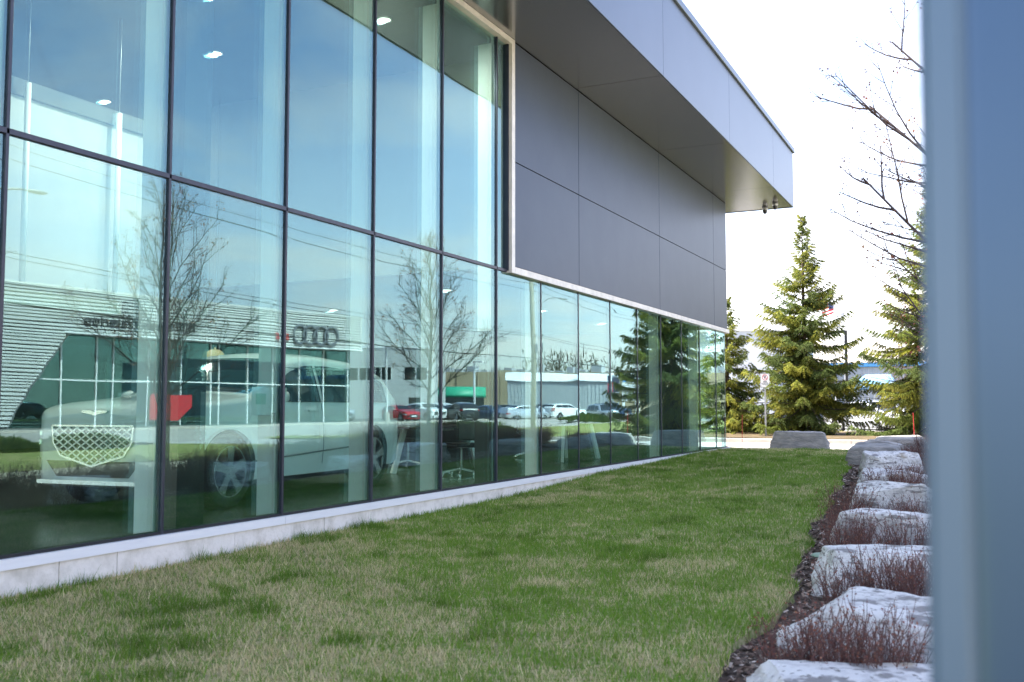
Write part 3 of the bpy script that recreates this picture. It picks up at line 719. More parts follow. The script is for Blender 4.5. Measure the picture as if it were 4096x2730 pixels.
def table(x, y, rz, label):
    T = thing('desk', label, 'desk', (x, y, Z_FL), rz)
    mb = MB(); mb.box(-.40, .40, -.95, .95, .715, .75); bevel(mb.build('tabletop', M_BLACK, T), .006)
    for sx in (-1, 1):
        for sy in (-1, 1):
            mb = MB(); mb.bar((sx*.36, sy*.84, 0), (sx*.28, sy*.62, .715), .05, .09); mb.build('leg', M_FIN, T)
    mb = MB(); mb.box(-.02, .02, -.6, .6, .66, .70); mb.build('stretcher', M_STEEL, T)
def chair(x, y, rz, label):
    T = thing('office_chair', label, 'chair', (x, y, Z_FL), rz)
    for k in range(5):
        a = 2*math.pi*k/5; mb = MB(); mb.bar((0, 0, .12), (.30*math.cos(a), .30*math.sin(a), .06), .035, .03); mb.lathe([(0, -.015), (.028, -.015), (.028, .015), (0, .015)], 10, 'x', (.30*math.cos(a), .30*math.sin(a), .03)); mb.build('base_arm', M_CHROME, T)
    mb = MB(); mb.tube([(0, 0, .12), (0, 0, .44)], .025, 8); mb.build('gas_lift', M_CHROME, T)
    mb = MB(); mb.box(-.24, .24, -.24, .24, .44, .51); bevel(mb.build('seat', M_BLACK, T), .03, 3)
    mb = MB(); mb.box(-.26, -.20, -.22, .22, .55, .98); bevel(mb.build('backrest', M_BLACK, T), .025, 3)
    mb = MB(); mb.bar((-.20, 0, .47), (-.23, 0, .60), .05, .02); mb.build('back_support', M_CHROME, T)
table(-2.2, 14.2, R(4), 'dark topped desk with slanted white legs nearest the white SUV')
table(-1.6, 18.2, R(-3), 'dark topped desk with slanted white legs farther along behind glass')
chair(-1.25, 13.3, R(150), 'black office chair with chrome star base beside the nearer desk')
chair(-3.2, 14.9, R(10), 'black office chair with chrome star base behind the nearer desk')
chair(-2.6, 18.6, R(20), 'black office chair with chrome star base at the farther desk')
cb = thing('cabinet', 'tall dark cabinet standing deep inside the showroom far room', 'cabinet', (-9, 20, Z_FL))
mb = MB(); mb.box(-.4, .4, -1.5, 1.5, 0, 2.1); mb.build('carcass', M_INWALL, cb)
for k in range(4): mb = MB(); mb.box(.402, .42, -1.48+.75*k, -.77+.75*k, .05, 2.05); mb.build('door', M_CEIL, cb)

# ---------------------------------------------------------------- boulders
def boulder_mesh(seed, sx, sy, sz, m, rough=.05, cuts=5):
    rnd = random.Random(seed); bm = bmesh.new(); blocky = cuts == 2
    j = .07 if blocky else .27
    for cx in (-1, 1):
        for cyy in (-1, 1):
            for cz in (-1, 1):
                k = (.97 if blocky else rnd.uniform(.70, 1.0)) if cz > 0 else 1.0
                bm.verts.new((cx*k+rnd.uniform(-j, j), cyy*k+rnd.uniform(-j, j), cz + (rnd.uniform(-.05, .05) if blocky else rnd.uniform(-.5, .06)) if cz > 0 else cz))
    for _ in range(3 if blocky else 9):
        v = Vector((rnd.uniform(-1, 1), rnd.uniform(-1, 1), rnd.uniform(-.5, .9))); mx = max(abs(v.x), abs(v.y), abs(v.z)*1.05); v *= (1.02 if blocky else 1.10)/mx; v.z = min(v.z, .98)
        bm.verts.new(v)
    bmesh.ops.convex_hull(bm, input=bm.verts); 
    bmesh.ops.delete(bm, geom=[v for v in bm.verts if not v.link_faces], context='VERTS')
    bmesh.ops.bevel(bm, geom=list(bm.edges), offset=.05, segments=1, affect='EDGES', clamp_overlap=True)
    bmesh.ops.triangulate(bm, faces=bm.faces)
    for _ in range(5):
        es = [e for e in bm.edges if e.calc_length() > .085]
        if not es: break
        bmesh.ops.subdivide_edges(bm, edges=es, cuts=1); bmesh.ops.triangulate(bm, faces=[f for f in bm.faces if len(f.verts) > 3])
    off = Vector((rnd.uniform(0, 50),)*3)
    for v in bm.verts:
        p = v.co*1.0
        d = mnoise.noise(p*1.7+off)*.05 + mnoise.noise(p*3.6+off)*.03 + abs(mnoise.noise(p*7+off))*.022 + mnoise.noise(p*15+off)*.012 + mnoise.noise(p*31+off)*.006
        # bedding ledges of the limestone
        d += .022*math.sin(p.z*9 + 3*mnoise.noise(p*1.2+off))*(1-abs(p.z))
        v.co += v.normal*d*1.0 if v.normal.length else Vector()
        v.co.x *= 1 - .12*v.co.z
    for v in bm.verts: v.co = Vector((v.co.x*sx/2, v.co.y*sy/2, v.co.z*sz/2))
    bmesh.ops.recalc_face_normals(bm, faces=bm.faces)
    me = bpy.data.meshes.new('boulder'); bm.to_mesh(me); bm.free(); me.materials.append(m)
    me.polygons.foreach_set('use_smooth', [True]*len(me.polygons))
    try: me.set_sharp_from_angle(angle=R(28))
    except Exception: pass
    return me
BOULD = [ # x, y, sx, sy, height above ground, rz, label
 (5.62, 4.60, 1.10, .60, .18, 14, 'pale limestone boulder at the bottom edge, closest of the row'),
 (5.60, 5.78, 1.05, .74, .33, -14, 'broad pale limestone boulder with a dark jagged crack, second from the bottom'),
 (5.43, 7.75, 1.06, .66, .34, 9, 'long pale boulder with a dark seam across, third in the row'),
 (5.22, 9.75, .86, .60, .40, -3, 'pale squarish boulder behind dense reddish stems, fourth in the row'),
 (5.00, 12.7, .86, .60, .40, 6, 'pale flat topped boulder, fifth in the row along the lawn'),
 (4.74, 15.3, .90, .60, .34, -4, 'low pale boulder just in front of the taller slanted boulder'),
 (4.52, 17.6, .90, .90, .44, 14, 'tall grey boulder with a bright slanted top'),
 (3.95, 20.8, .95, .62, .42, -12, 'grey wedge shaped boulder touching the lawn corner'),
 (3.85, 24.4, 1.15, .60, .38, 3, 'grey block boulder near the driveway, second last in the row'),
 (3.95, 27.2, 1.15, .62, .30, -5, 'dark low boulder beside the driveway, farthest of the row')]
for i, (x, y, sx, sy, h, rz, lab) in enumerate(BOULD):
    me = boulder_mesh(40+i, sx, sy, h*1.5, M_STONE if i < 7 else M_STONED)
    o = link('boulder', me, None, (x, y, h*.25 + float(mulch_z(np.array(x), np.array(min(y, 25)))) + (.10 if y > 25 else 0)), R(rz))
    tag(o, lab, 'boulder', 'boulders edging the planting bed')
sl = link('stone_slab', boulder_mesh(91, 1.42, .55, .70, M_STONED, cuts=2), None, (1.60, 26.15, .30), R(9)); tag(sl, 'big grey rectangular stone block standing between lawn and driveway', 'boulder')
tag(link('mulch_bed_end', grid_mesh('mulch_bed_end', np.linspace(3.2, 9.5, 20), np.linspace(25.3, 28.6, 12), lambda x, y: .20 - .12*sstep(5, 9, x) + .015*np.sin(x*5+y*4), M_MULCH)), kind='structure')

# ---------------------------------------------------------------- plants
def perp(d):
    r = d.cross(Vector((0, 0, 1)))
    return r.normalized() if r.length > 1e-4 else Vector((1, 0, 0))
def shrub_mesh(seed, h=.55, spread=.30, stems=46):
    rnd = random.Random(seed); mb = MB(); BV = []; BF = []; BC = []
    def bud(p, s, c):
        b = len(BV)
        for _ in range(2):
            a = Vector((rnd.uniform(-1, 1), rnd.uniform(-1, 1), rnd.uniform(-1, 1))).normalized()*s; q = Vector((rnd.uniform(-1, 1), rnd.uniform(-1, 1), rnd.uniform(-.2, 1))).normalized()*s*1.5
            BV.extend([p-a*.5, p+a*.5, p+q]); BF.append((len(BV)-3, len(BV)-2, len(BV)-1)); BC.extend([c]*3)
    for k in range(stems):
        a = rnd.uniform(0, 6.283); r0 = spread*.45*math.sqrt(rnd.random()); lean = rnd.uniform(.05, .55)
        p = Vector((r0*math.cos(a), r0*math.sin(a), -.03)); d = Vector((math.cos(a+rnd.uniform(-.8, .8))*lean, math.sin(a+rnd.uniform(-.8, .8))*lean, 1)).normalized()
        L = h*rnd.uniform(.6, 1.08); n = 5; pts = [p]
        for i in range(n):
            d = (d + Vector((rnd.uniform(-.14, .14), rnd.uniform(-.14, .14), .05))).normalized(); pts.append(pts[-1]+d*L/n)
        r = rnd.uniform(.0028, .0048); mb.tube(pts, [r*(1-.13*i) for i in range(n+1)], 3, False)
        for i in range(2, n+1):
            for _ in range(rnd.choice([1, 1, 2])):
                q = pts[i]; e = (d + Vector((rnd.uniform(-.9, .9), rnd.uniform(-.9, .9), rnd.uniform(0, .5)))).normalized(); l = rnd.uniform(.04, .13)
                mb.tube([q, q+e*l*.6, q+e*l+Vector((0, 0, l*.2))], [r*.55, r*.45, r*.3], 3, False)
                c = rnd.choice([(.24, .075, .055), (.16, .06, .05), (.28, .10, .06), (.32, .15, .09)])
                bud(q+e*l, rnd.uniform(.006, .014), c)
                if rnd.random() < .5: bud(q+e*l*.5, rnd.uniform(.006, .011), c)
    st = mb.mesh('stems', mat('shrub_stem', (.15, .070, .058), .8, 0, (.085, .048, .044), 20))
    bd = fast_mesh('buds', np.array([tuple(v) for v in BV]), np.array(BF), M_BUD, np.array(BC))
    return st, bd
SHR = [shrub_mesh(s, h, sp, n) for s, h, sp, n in ((1, .42, .40, 72), (2, .48, .42, 78), (3, .38, .42, 66), (4, .52, .44, 84))]
def shrub(x, y, i, sc, rz, label, group):
    st, bd = SHR[i]; z = float(mulch_z(np.array(x), np.array(min(y, 25.3)))) + (.06 if y > 25.3 else 0)
    x = max(x, float(edge_x(y)) + .40) if y < 25.3 else x
    T = thing('shrub', label, 'shrub', (x, y, z), rz, group); T.scale = (sc, sc, sc)
    link('stems', st, T); tag(link('buds', bd, T), kind='stuff')
rs = random.Random(5)
gaps = [(5.1, 'in front of the broad cracked boulder', [(5.20, 4.95), (5.36, 5.04), (5.54, 4.95)]),
        (6.8, 'in front of the long seamed boulder', [(5.12, 6.75), (5.42, 6.9), (5.72, 6.7), (5.6, 7.1)]),
        (8.7, 'in front of the fourth boulder', [(4.78, 8.6), (5.08, 8.85), (5.42, 8.7), (5.72, 8.9), (4.72, 9.2)]),
        (11.3, 'in front of the flat topped fifth boulder', [(4.55, 10.4), (4.62, 11.3), (4.95, 11.7), (5.28, 11.5), (5.6, 11.8), (5.3, 10.6)]),
        (14.2, 'between the fifth boulder and the low sixth one', [(4.72, 14.1), (5.0, 14.5), (5.3, 14.2), (5.1, 13.6)]),
        (16.5, 'between the low boulder and the tall slanted one', [(4.75, 16.4), (5.05, 16.6), (5.25, 16.2)]),
        (19.3, 'behind the tall slanted boulder', [(4.9, 18.8), (5.2, 19.4), (4.7, 19.5)]),
        (22.6, 'between the two grey boulders at the far end', [(4.6, 22.2), (4.9, 22.9), (4.4, 22.8)]),
        (25.8, 'beside the farthest boulders at the driveway', [(4.6, 25.9), (4.9, 26.3), (4.7, 27.3)])]
for g, (y, txt, pts) in enumerate(gaps):
    pts = sorted(pts); nth = ['leftmost', 'second', 'third', 'fourth', 'fifth', 'sixth']
    for q, (x, yy) in enumerate(pts): shrub(x, yy, rs.randrange(4), rs.uniform(.60, .92), rs.uniform(0, 6.28), 'leafless dark red shrub ' + txt + (', leftmost' if q == 0 else ', rightmost' if q == len(pts)-1 else ', %s from left' % nth[q]), 'red shrubs ' + txt)
for x in (6.05, 6.6, 7.15):
    y = 3.2 + rs.uniform(0, .4) if x > 6.5 else 7.5
    while y < 28:
        if not (6.9 < y < 7.4): shrub(x+rs.uniform(-.15, .15), y, rs.randrange(4), (.85+.30*float(sstep(11, 15, y))+.45*float(sstep(17, 20, y))*(1-float(sstep(23.5, 24.5, y))))*rs.uniform(.85, 1.15), rs.uniform(0, 6.28), 'leafless brown hedge shrub mirrored as a dark mass in the showroom glass', 'hedge shrubs behind the boulders')
        y += rs.uniform(.42, .62)

def maple_mesh(seed, H=5.4, R0=.055, spread=1.0, first=1.3, nb=26, leaf=.5, lsz=.065):
    rnd = random.Random(seed); tr = MB(); tw = MB(); BV = []; BF = []; BC = []
    def cluster(p, s, n, cols):
        for _ in range(n):
            c0 = p + Vector((rnd.gauss(0, s*.5), rnd.gauss(0, s*.5), rnd.gauss(0, s*.5)))
            a = Vector((rnd.uniform(-1, 1), rnd.uniform(-1, 1), rnd.uniform(-1, 1))).normalized(); b = perp(a) if abs(a.z) < .95 else Vector((1, 0, 0))
            sz = s*rnd.uniform(.35, .7); k = len(BV)
            BV.extend([c0-a*sz*.6, c0+b*sz*.5, c0+a*sz*.7, c0-b*sz*.5]); BF.append((k, k+1, k+2, k+3)); BC.extend([rnd.choice(cols)]*4)
    pts = [Vector((0, 0, -.1))]; n = 12
    for i in range(n): pts.append(Vector((rnd.uniform(-.02, .02)*i*.4, rnd.uniform(-.02, .02)*i*.4, H*.93*(i+1)/n)))
    tr.tube(pts, [R0*(1-.86*i/n)**.9 + .004 for i in range(n+1)], 8)
    def twig(p, d, L, r, lev):
        n = 4 if lev < 2 else 2; q = [p]; dd = d.copy(); up = .10 if lev < 2 else .16
        for i in range(n):
            dd = (dd + Vector((rnd.uniform(-.13, .13), rnd.uniform(-.13, .13), up+rnd.uniform(-.08, .08)))).normalized(); q.append(q[-1]+dd*L/n)
        tw.tube(q, [r*(1-.68*i/n) for i in range(n+1)], 5 if lev < 1 else (4 if lev < 2 else 3), False)
        cols = [(.14, .055, .05), (.10, .05, .045), (.17, .08, .055)]; lc = [(.30, .10, .05), (.36, .15, .07), (.24, .08, .05), (.40, .22, .10)]
        if lev < 2:
            kn = (5 if lev == 0 else 3); kn = int(kn*L/(.9 if lev == 0 else .35))+2
            for k in range(kn):
                t = (k+.7+rnd.uniform(-.25, .25))/kn*.95+.04; t = min(max(t, .08), .99); i = min(int(t*n), n-1); b = q[i].lerp(q[i+1], t*n-i)
                ax = (q[i+1]-q[i]).normalized(); sd = perp(ax); a = rnd.uniform(0, 6.28); out = sd*math.cos(a) + ax.cross(sd)*math.sin(a)
                e = (ax*rnd.uniform(.7, 1.2)+out*.75).normalized()
                twig(b, e, (L*(.48 if lev == 0 else .42))*(1.05-.55*t)*rnd.uniform(.7, 1.2), max(r*.42, .0028), lev+1)
        cluster(q[-1], .028, 3, cols)
        if lev == 2 and rnd.random() < .6: cluster(q[1], .018, 2, cols)
        if lev >= 1 and rnd.random() < leaf*(.60 if lev == 2 else .45): cluster(q[-1]-Vector((0, 0, .02)), lsz, rnd.choice([2, 3, 4]), lc)
    for k in range(nb):
        t = k/(nb-1); z = first + (H*.90-first)*t**.95; a = k*2.399+rnd.uniform(-.3, .3)
        L = spread*(1.75*(1-t)**.75+.35)*rnd.uniform(.8, 1.1); el = R(30+34*t+rnd.uniform(-6, 6))
        twig(Vector((0, 0, z)), Vector((math.cos(a)*math.cos(el), math.sin(a)*math.cos(el), math.sin(el))), L, .017*(1-.55*t)*spread**.5+.003, 0)
    cluster(pts[-1], .03, 4, [(.14, .055, .05)])
    a = tr.mesh('trunk', M_BARK, True); b = tw.mesh('branches', M_TWIG)
    c = fast_mesh('buds_and_dry_leaves', np.array([tuple(v) for v in BV]), np.array(BF), M_BUD, np.array(BC)); return a, b, c
MAP = [maple_mesh(21, 5.3), maple_mesh(22, 5.7, first=1.5, nb=28), maple_mesh(23, 5.6, spread=1.05, leaf=.18, lsz=.03)]
def maple(x, y, i, sc, rz, label, name='maple_tree', group=None, z=0.0):
    T = thing(name, label, 'tree', (x, y, z), rz, group); T.scale = (sc, sc, sc)
    for m, nm in zip(MAP[i], ('trunk', 'branches', 'buds')): o = link(nm, m, T); (tag(o, kind='stuff') if nm != 'trunk' else None)
maple(6.25, 12.2, 0, 1.0, 0.4, 'young bare maple mirrored at the dark mullion of the first panes')
maple(6.10, 20.5, 1, 1.0, 2.1, 'young bare maple mirrored in full in the middle of the glass')
maple(6.70, 7.4, 2, 1.12, 2.6, 'young maple whose budding twigs show at top right behind the post')
maple(2.3, 50.5, 1, .85, 1.0, 'small bare tree beyond the spruces near the parking lot', 'bare_tree', z=.1)
maple(4.2, 47.5, 0, .95, 3.0, 'bare tree with fine twigs behind the right spruce', 'bare_tree', z=.1)

def spruce_mesh(seed, H, RR, step=.27):
    rnd = random.Random(seed); r = np.random.RandomState(seed); tr = MB(); tr.tube([(0, 0, -.1), (0, 0, H*.5), (0, 0, H*.99)], [.13*H/8, .07*H/8, .008], 8)
    P = []; D = []; S = []; C = []
    z = .18
    while z < H*.97:
        t = z/H; nbr = rnd.randint(7, 9) if t < .5 else (rnd.randint(6, 7) if t < .8 else 5)
        for k in range(nbr):
            a = rnd.uniform(0, 6.283); L = (RR*(1-t)**(.70+.55*t))*rnd.uniform(.70, 1.12) + .10
            if rnd.random() < .07: L *= .55
            el = R(-16 + 66*t**1.5 + rnd.uniform(-8, 8)); zz = z + rnd.uniform(-.12, .12)
            hx, hy = math.cos(a), math.sin(a); n = max(4, int(L/.10)); pts = []
            for i in range(n+1):
                s = i/n; rad = L*s*math.cos(el); dz = L*s*math.sin(el) - .16*L*math.sin(math.pi*s*.8)*(1-t) + .13*L*max(0, s-.6)**1.4*2
                pts.append(Vector((hx*rad, hy*rad, zz+dz)))
            tr.tube([pts[0], pts[n//2], pts[-1]], [.022*(1-t)+.006, .012*(1-t)+.004, .003], 3, False)
            tone = rnd.uniform(.72, 1.22); yel = rnd.random()
            for i in range(1, n+1):
                s = i/n
                if s < .15 and rnd.random() < .5: continue
                for sd in (-1, 1, 0):
                    if rnd.random() < (.08 if sd else .35): continue
                    l = (.44*(1-s*.7)*min(1, L/1.4)+.10)*(1-.20*t)*rnd.uniform(.7, 1.25)
                    d = Vector((hx*.55 - hy*sd*.85, hy*.55 + hx*sd*.85, -.15-1.1*(1-t)*rnd.random())).normalized()
                    if sd == 0: d = Vector((hx*.55, hy*.55, -.75+.9*t)).normalized(); l *= .8
                    m = max(3, int(l/.025))
                    base = pts[i]
                    for q in range(m):
                        w = (q+.5)/m; p = base + d*l*w + Vector((0, 0, -.22*l*w*w*(1-t)))
                        P.append(p); D.append(d); S.append(.084*(1-.3*w)*(1-.12*t)); C.append((tone, yel, w))
            for q in range(4): P.append(pts[-1]-Vector((hx, hy, 0))*.03*q); D.append(Vector((hx, hy, .35)).normalized()); S.append(.06); C.append((tone, yel, .9))
        z += step*rnd.uniform(.8, 1.2)*(1-.05*t)
    P = np.array([tuple(p) for p in P]); D = np.array([tuple(p) for p in D]); S = np.array(S); C = np.array(C)
    K = 6; P = np.repeat(P, K, 0); D = np.repeat(D, K, 0); S = np.repeat(S, K)*r.uniform(.7, 1.25, len(P)); C = np.repeat(C, K, 0); n = len(P)
    rv = r.normal(size=(n, 3)); rv -= (rv*D).sum(1, keepdims=True)*D; rv /= np.linalg.norm(rv, axis=1, keepdims=True)+1e-9
    dirn = D*.75 + rv*.75 + np.array([0, 0, -.12]); dirn /= np.linalg.norm(dirn, axis=1, keepdims=True)
    sv = np.cross(dirn, r.normal(size=(n, 3))); sv /= np.linalg.norm(sv, axis=1, keepdims=True)+1e-9
    a = P - sv*S[:, None]*.15; b = P + sv*S[:, None]*.15; c = P + dirn*S[:, None]
    V = np.stack([a, b, c], 1).reshape(-1, 3); F = np.arange(n*3).reshape(-1, 3)
    g = np.array([.17, .215, .045]); yl = np.array([.46, .42, .065]); bl = np.array([.10, .15, .055])
    f = (C[:, 1:2] > .5)*.6*C[:, 2:3] + .12*r.rand(n, 1); f2 = (C[:, 1:2] < .3)*.6
    col = (g*(1-f)+yl*f); col = col*(1-f2)+bl*f2; col = col*C[:, 0:1]*r.uniform(.8, 1.2, (n, 1))
    br = r.rand(n) < .03; col[br] = (.17, .085, .035)
    return tr.mesh('trunk', M_WBARK), fast_mesh('crown', V, F, M_LEAFY, np.repeat(col, 3, 0))
SPR = {0: spruce_mesh(7, 8.0, 2.75, .22), 1: spruce_mesh(8, 8.8, 3.0, .23), 2: spruce_mesh(9, 5.3, 2.0, .24)}
for i, x, y, rz, lab in ((0, .12, 36.2, .3, 'tall sunlit spruce behind the fire route sign'), (1, 4.45, 35.3, 1.2, 'spruce at right with drooping twigs, half hidden by the post'), (2, -2.75, 36.6, 2.0, 'small dark spruce at the corner of the showroom')):
    T = thing('spruce_tree', lab, 'tree', (x, y, float(isle_z(np.array(x)))), rz, 'spruces beyond the driveway')
    link('trunk', SPR[i][0], T); tag(link('crown', SPR[i][1], T), kind='stuff')

tag(link('spruce_bed', grid_mesh('spruce_bed', np.linspace(-9, 8.5, 40), np.linspace(31.32, 40, 14), lambda x, y: isle_z(x) + .03 + .05*np.sin(x*.7)*np.sin(y), ground_mat('needle_litter', [(.10, .07, .045), (.15, .10, .06), (.07, .065, .035)], [2, 9]))), kind='structure')
def juniper_mesh(seed):
    r = np.random.RandomState(seed); n = 5200
    a = r.uniform(0, 6.283, n); u = np.sqrt(r.rand(n)); P = np.stack([np.cos(a)*u*1.5, np.sin(a)*u*1.1, (1-u**2)*.42*r.rand(n)**.5 + .03 + .06*np.sin(a*5)], 1)
    D = np.stack([np.cos(a)*.7, np.sin(a)*.7, .6+.3*r.rand(n)], 1) + r.normal(size=(n, 3))*.35; D /= np.linalg.norm(D, axis=1, keepdims=True)
    sv = np.cross(D, r.normal(size=(n, 3))); sv /= np.linalg.norm(sv, axis=1, keepdims=True); s = r.uniform(.08, .19, n)[:, None]
    V = np.stack([P-sv*s*.2, P+sv*s*.2, P+D*s], 1).reshape(-1, 3)
    c = np.where(r.rand(n, 1) < .3, np.array([[.20, .22, .05]]), np.array([[.09, .14, .035]]))*r.uniform(.7, 1.3, (n, 1))
    st = MB(); st.tube([(0, 0, -.05), (.1, .1, .2), (.4, .2, .3)], .02, 5); st.tube([(0, 0, -.05), (-.3, -.1, .25)], .02, 5)
    return fast_mesh('foliage', V, np.arange(n*3).reshape(-1, 3), M_LEAFY, np.repeat(c, 3, 0)), st.mesh('stem', M_WBARK)
JUN = juniper_mesh(3)
for i, (x, y, s, lab) in enumerate([(18.4, 15.6, 1.1, 'nearest the left edge'), (18.7, 18.4, 1.0, 'left of the car grille'), (18.5, 21.2, 1.15, 'seen through the car grille'), (18.3, 42.5, 1.2, 'left of the mirrored maple trunk'), (18.6, 45.6, 1.2, 'right of the mirrored maple trunk'), (18.5, 48.4, 1.0, 'by the wooden pole'),
     (24.0, 76, 1.6, 'on the traffic island')]):
    T = thing('juniper', 'low green juniper mirrored in the glass, ' + lab, 'bush', (x, y, .05), i*1.3, 'junipers along the road'); T.scale = (s*.8, s*1.3, s*.75)
    link('foliage', JUN[0], T); link('stem', JUN[1], T)
tag(link('planting_strip', grid_mesh('planting_strip', [18.9, 19.5, 20.15], np.linspace(-20, 25, 30), lambda x, y: x*0 + .075, M_MULCH)), kind='structure')

_vn = np.random.RandomState(77).rand(256, 256)
def vnoise(x, y, f, o=0):
    x = x*f + 37.3*(o+1); y = y*f + 11.7*(o+1); i = np.floor(x).astype(int); j = np.floor(y).astype(int); u = x-i; v = y-j; u = u*u*(3-2*u); v = v*v*(3-2*v)
    g = lambda a, b: _vn[(i+a) % 256, (j+b) % 256]
    return (g(0, 0)*(1-u)+g(1, 0)*u)*(1-v) + (g(0, 1)*(1-u)+g(1, 1)*u)*v
def grass(name, n, fx, y0, y1, seed, hmin, hmax, wid, lab, zf=lawn_z):
    r = np.random.RandomState(seed); y = y0 + (y1-y0)*r.rand(n); x = r.rand(n)*(fx(y)+.02) + .02; z = zf(x, y)
    pn = .30*vnoise(x, y, .9) + .36*vnoise(x, y, 3.1, 1) + .34*vnoise(x, y, 8.5, 2)
    bias = .17*(1-x/fx(y))*(1-sstep(6, 9.5, y)) - .13*sstep(6.5, 9.5, y)*(1-sstep(21, 24.5, y)) + .10*sstep(22, 25, y) + .10*np.clip(1-abs(x-.5)/.5, 0, 1)*(y > 5)
    straw = sstep(.30, .74, pn + bias); isd = r.rand(n) < .08 + .72*straw
    tuft = sstep(.54, .80, .40*vnoise(x, y, 1.9, 4) + .35*vnoise(x, y, 5.3, 5) + .25*vnoise(x, y, 11, 6)); isd &= ~(r.rand(n) < tuft*.9)
    h = r.uniform(hmin, hmax, n)*(1+.5*tuft*(~isd)); h = np.where(isd, h*r.uniform(.5, 1.05, n), h)
    h = np.where(r.rand(n) < .04, h*1.7, h)
    near = np.clip(1-x/.25, 0, 1); h *= 1+.9*near*r.rand(n)
    a = r.uniform(0, 6.283, n); ln = r.uniform(.1, .75, n); ln = np.where(isd, ln*1.5, ln); w = wid*r.uniform(.7, 1.3, n)
    dx, dy = np.cos(a), np.sin(a); b = r.uniform(0, 6.283, n); sx, sy = np.cos(b), np.sin(b)
    p = np.stack([x, y, z-.006], 1); sv = np.stack([sx, sy, 0*sx], 1)*w[:, None]
    tip = p + np.stack([dx*h*ln, dy*h*ln, h], 1)
    V = np.stack([p-sv, p+sv, tip], 1).reshape(-1, 3)
    g1 = np.array([.105, .250, .018]); g2 = np.array([.22, .320, .042]); s1 = np.array([.74, .62, .38]); s2 = np.array([.48, .39, .20])
    q = r.rand(n, 1); col = np.where(isd[:, None], s1*q+s2*(1-q), (g1*q+g2*(1-q))*(1-.35*tuft[:, None]))*r.uniform(.8, 1.2, (n, 1))
    o = link(name, fast_mesh(name, V, np.arange(n*3).reshape(-1, 3), M_GRASS, np.repeat(col, 3, 0))); tag(o, lab, 'grass', kind='stuff')
ex = lambda y: edge_x(y)
grass('lawn_grass', 150000, ex, 3.2, 9.0, 1, .022, .058, .0029, 'patchy green and straw coloured lawn in the foreground')
grass('lawn_grass', 90000, ex, 9.0, 16.0, 2, .025, .05, .0034, 'green lawn grass in the middle of the strip along the glass')
grass('lawn_grass', 70000, ex, 16.0, 25.6, 3, .025, .055, .005, 'green lawn grass at the far end near the stone block')
def chips():
    r = np.random.RandomState(4); n = 60000; y = 3.2 + 22*r.rand(n)**1.6; x = edge_x(y) + .03 + r.rand(n)*2.6; z = mulch_z(x, y) + .006 + .02*r.rand(n)
    a = r.uniform(0, 6.283, n); l = r.uniform(.005, .020, n)*(1+.05*(y-4)); w = l*r.uniform(.25, .6, n); tl = r.uniform(-.5, .5, n)
    c, s = np.cos(a), np.sin(a); p = np.stack([x, y, z], 1); u = np.stack([c, s, tl], 1)*l[:, None]; v = np.stack([-s, c, r.uniform(-.4, .4, n)], 1)*w[:, None]
    V = np.stack([p-u-v, p+u-v, p+u+v, p-u+v], 1).reshape(-1, 3)
    k = r.rand(n, 1); col = np.where(k < .55, np.array([[.115, .075, .056]]), np.where(k < .85, np.array([[.22, .16, .12]]), np.array([[.44, .37, .31]])))*r.uniform(.7, 1.3, (n, 1))
    tag(link('bark_mulch', fast_mesh('bark_mulch', V, np.arange(n*4).reshape(-1, 4), M_CHIP, np.repeat(col, 4, 0))), 'brown bark mulch strewn between lawn edge and boulders', 'mulch', kind='stuff')
chips()
gl_ = thing('irrigation_cover', 'small flat green plastic cover at the edge of the mulch', 'valve cover', (4.70, 9.15, -.025))
mb = MB(); mb.lathe([(0, .025), (.10, .022), (.115, .01), (.115, -.04)], 20); mb.build('lid', mat('green_plastic', (.22, .34, .24), .5, 0, (.3, .38, .3), 9), gl_, True)
mb = MB(); mb.lathe([(.118, .005), (.135, .004), (.135, -.04)], 20); mb.build('rim', M_BLACK, gl_, True)

# ---------------------------------------------------------------- post beside the camera, sign, stakes
po = thing('steel_post', 'out of focus blue grey steel post filling the right edge', 'post', (6.14, .82, -.05))
mb = MB(); w, rr_ = .115, .035; pr = []
for cx, cy, a0 in ((w-rr_, w-rr_, 0), (-w+rr_, w-rr_, 90), (-w+rr_, -w+rr_, 180), (w-rr_, -w+rr_, 270)):
    for k in range(7): a = R(a0+15*k); pr.append((cx+rr_*math.cos(a), cy+rr_*math.sin(a)))
mb.prism(pr, 0, 4.2, lambda u, v, q: (u, v, q)); o = mb.build('shaft', M_POST, po, True); o.data.set_sharp_from_angle(angle=R(50))
mb = MB(); mb.box(-.17, .17, -.17, .17, 0, .02); mb.build('base_plate', M_POST, po)
mb = MB(); mb.box(-.119, -.090, -.121, .05, .02, 4.2); bevel(mb.build('lit_edge_strip', mat('lit_edge_tone', (.085, .138, .20), .35, .2, (.078, .130, .19), 1.5, 3), po), .006, 3)  # paler strip paints in the light along the post's left edge
po.rotation_euler = (0, R(.55), 0); po.location = (6.127, .82, -.05)

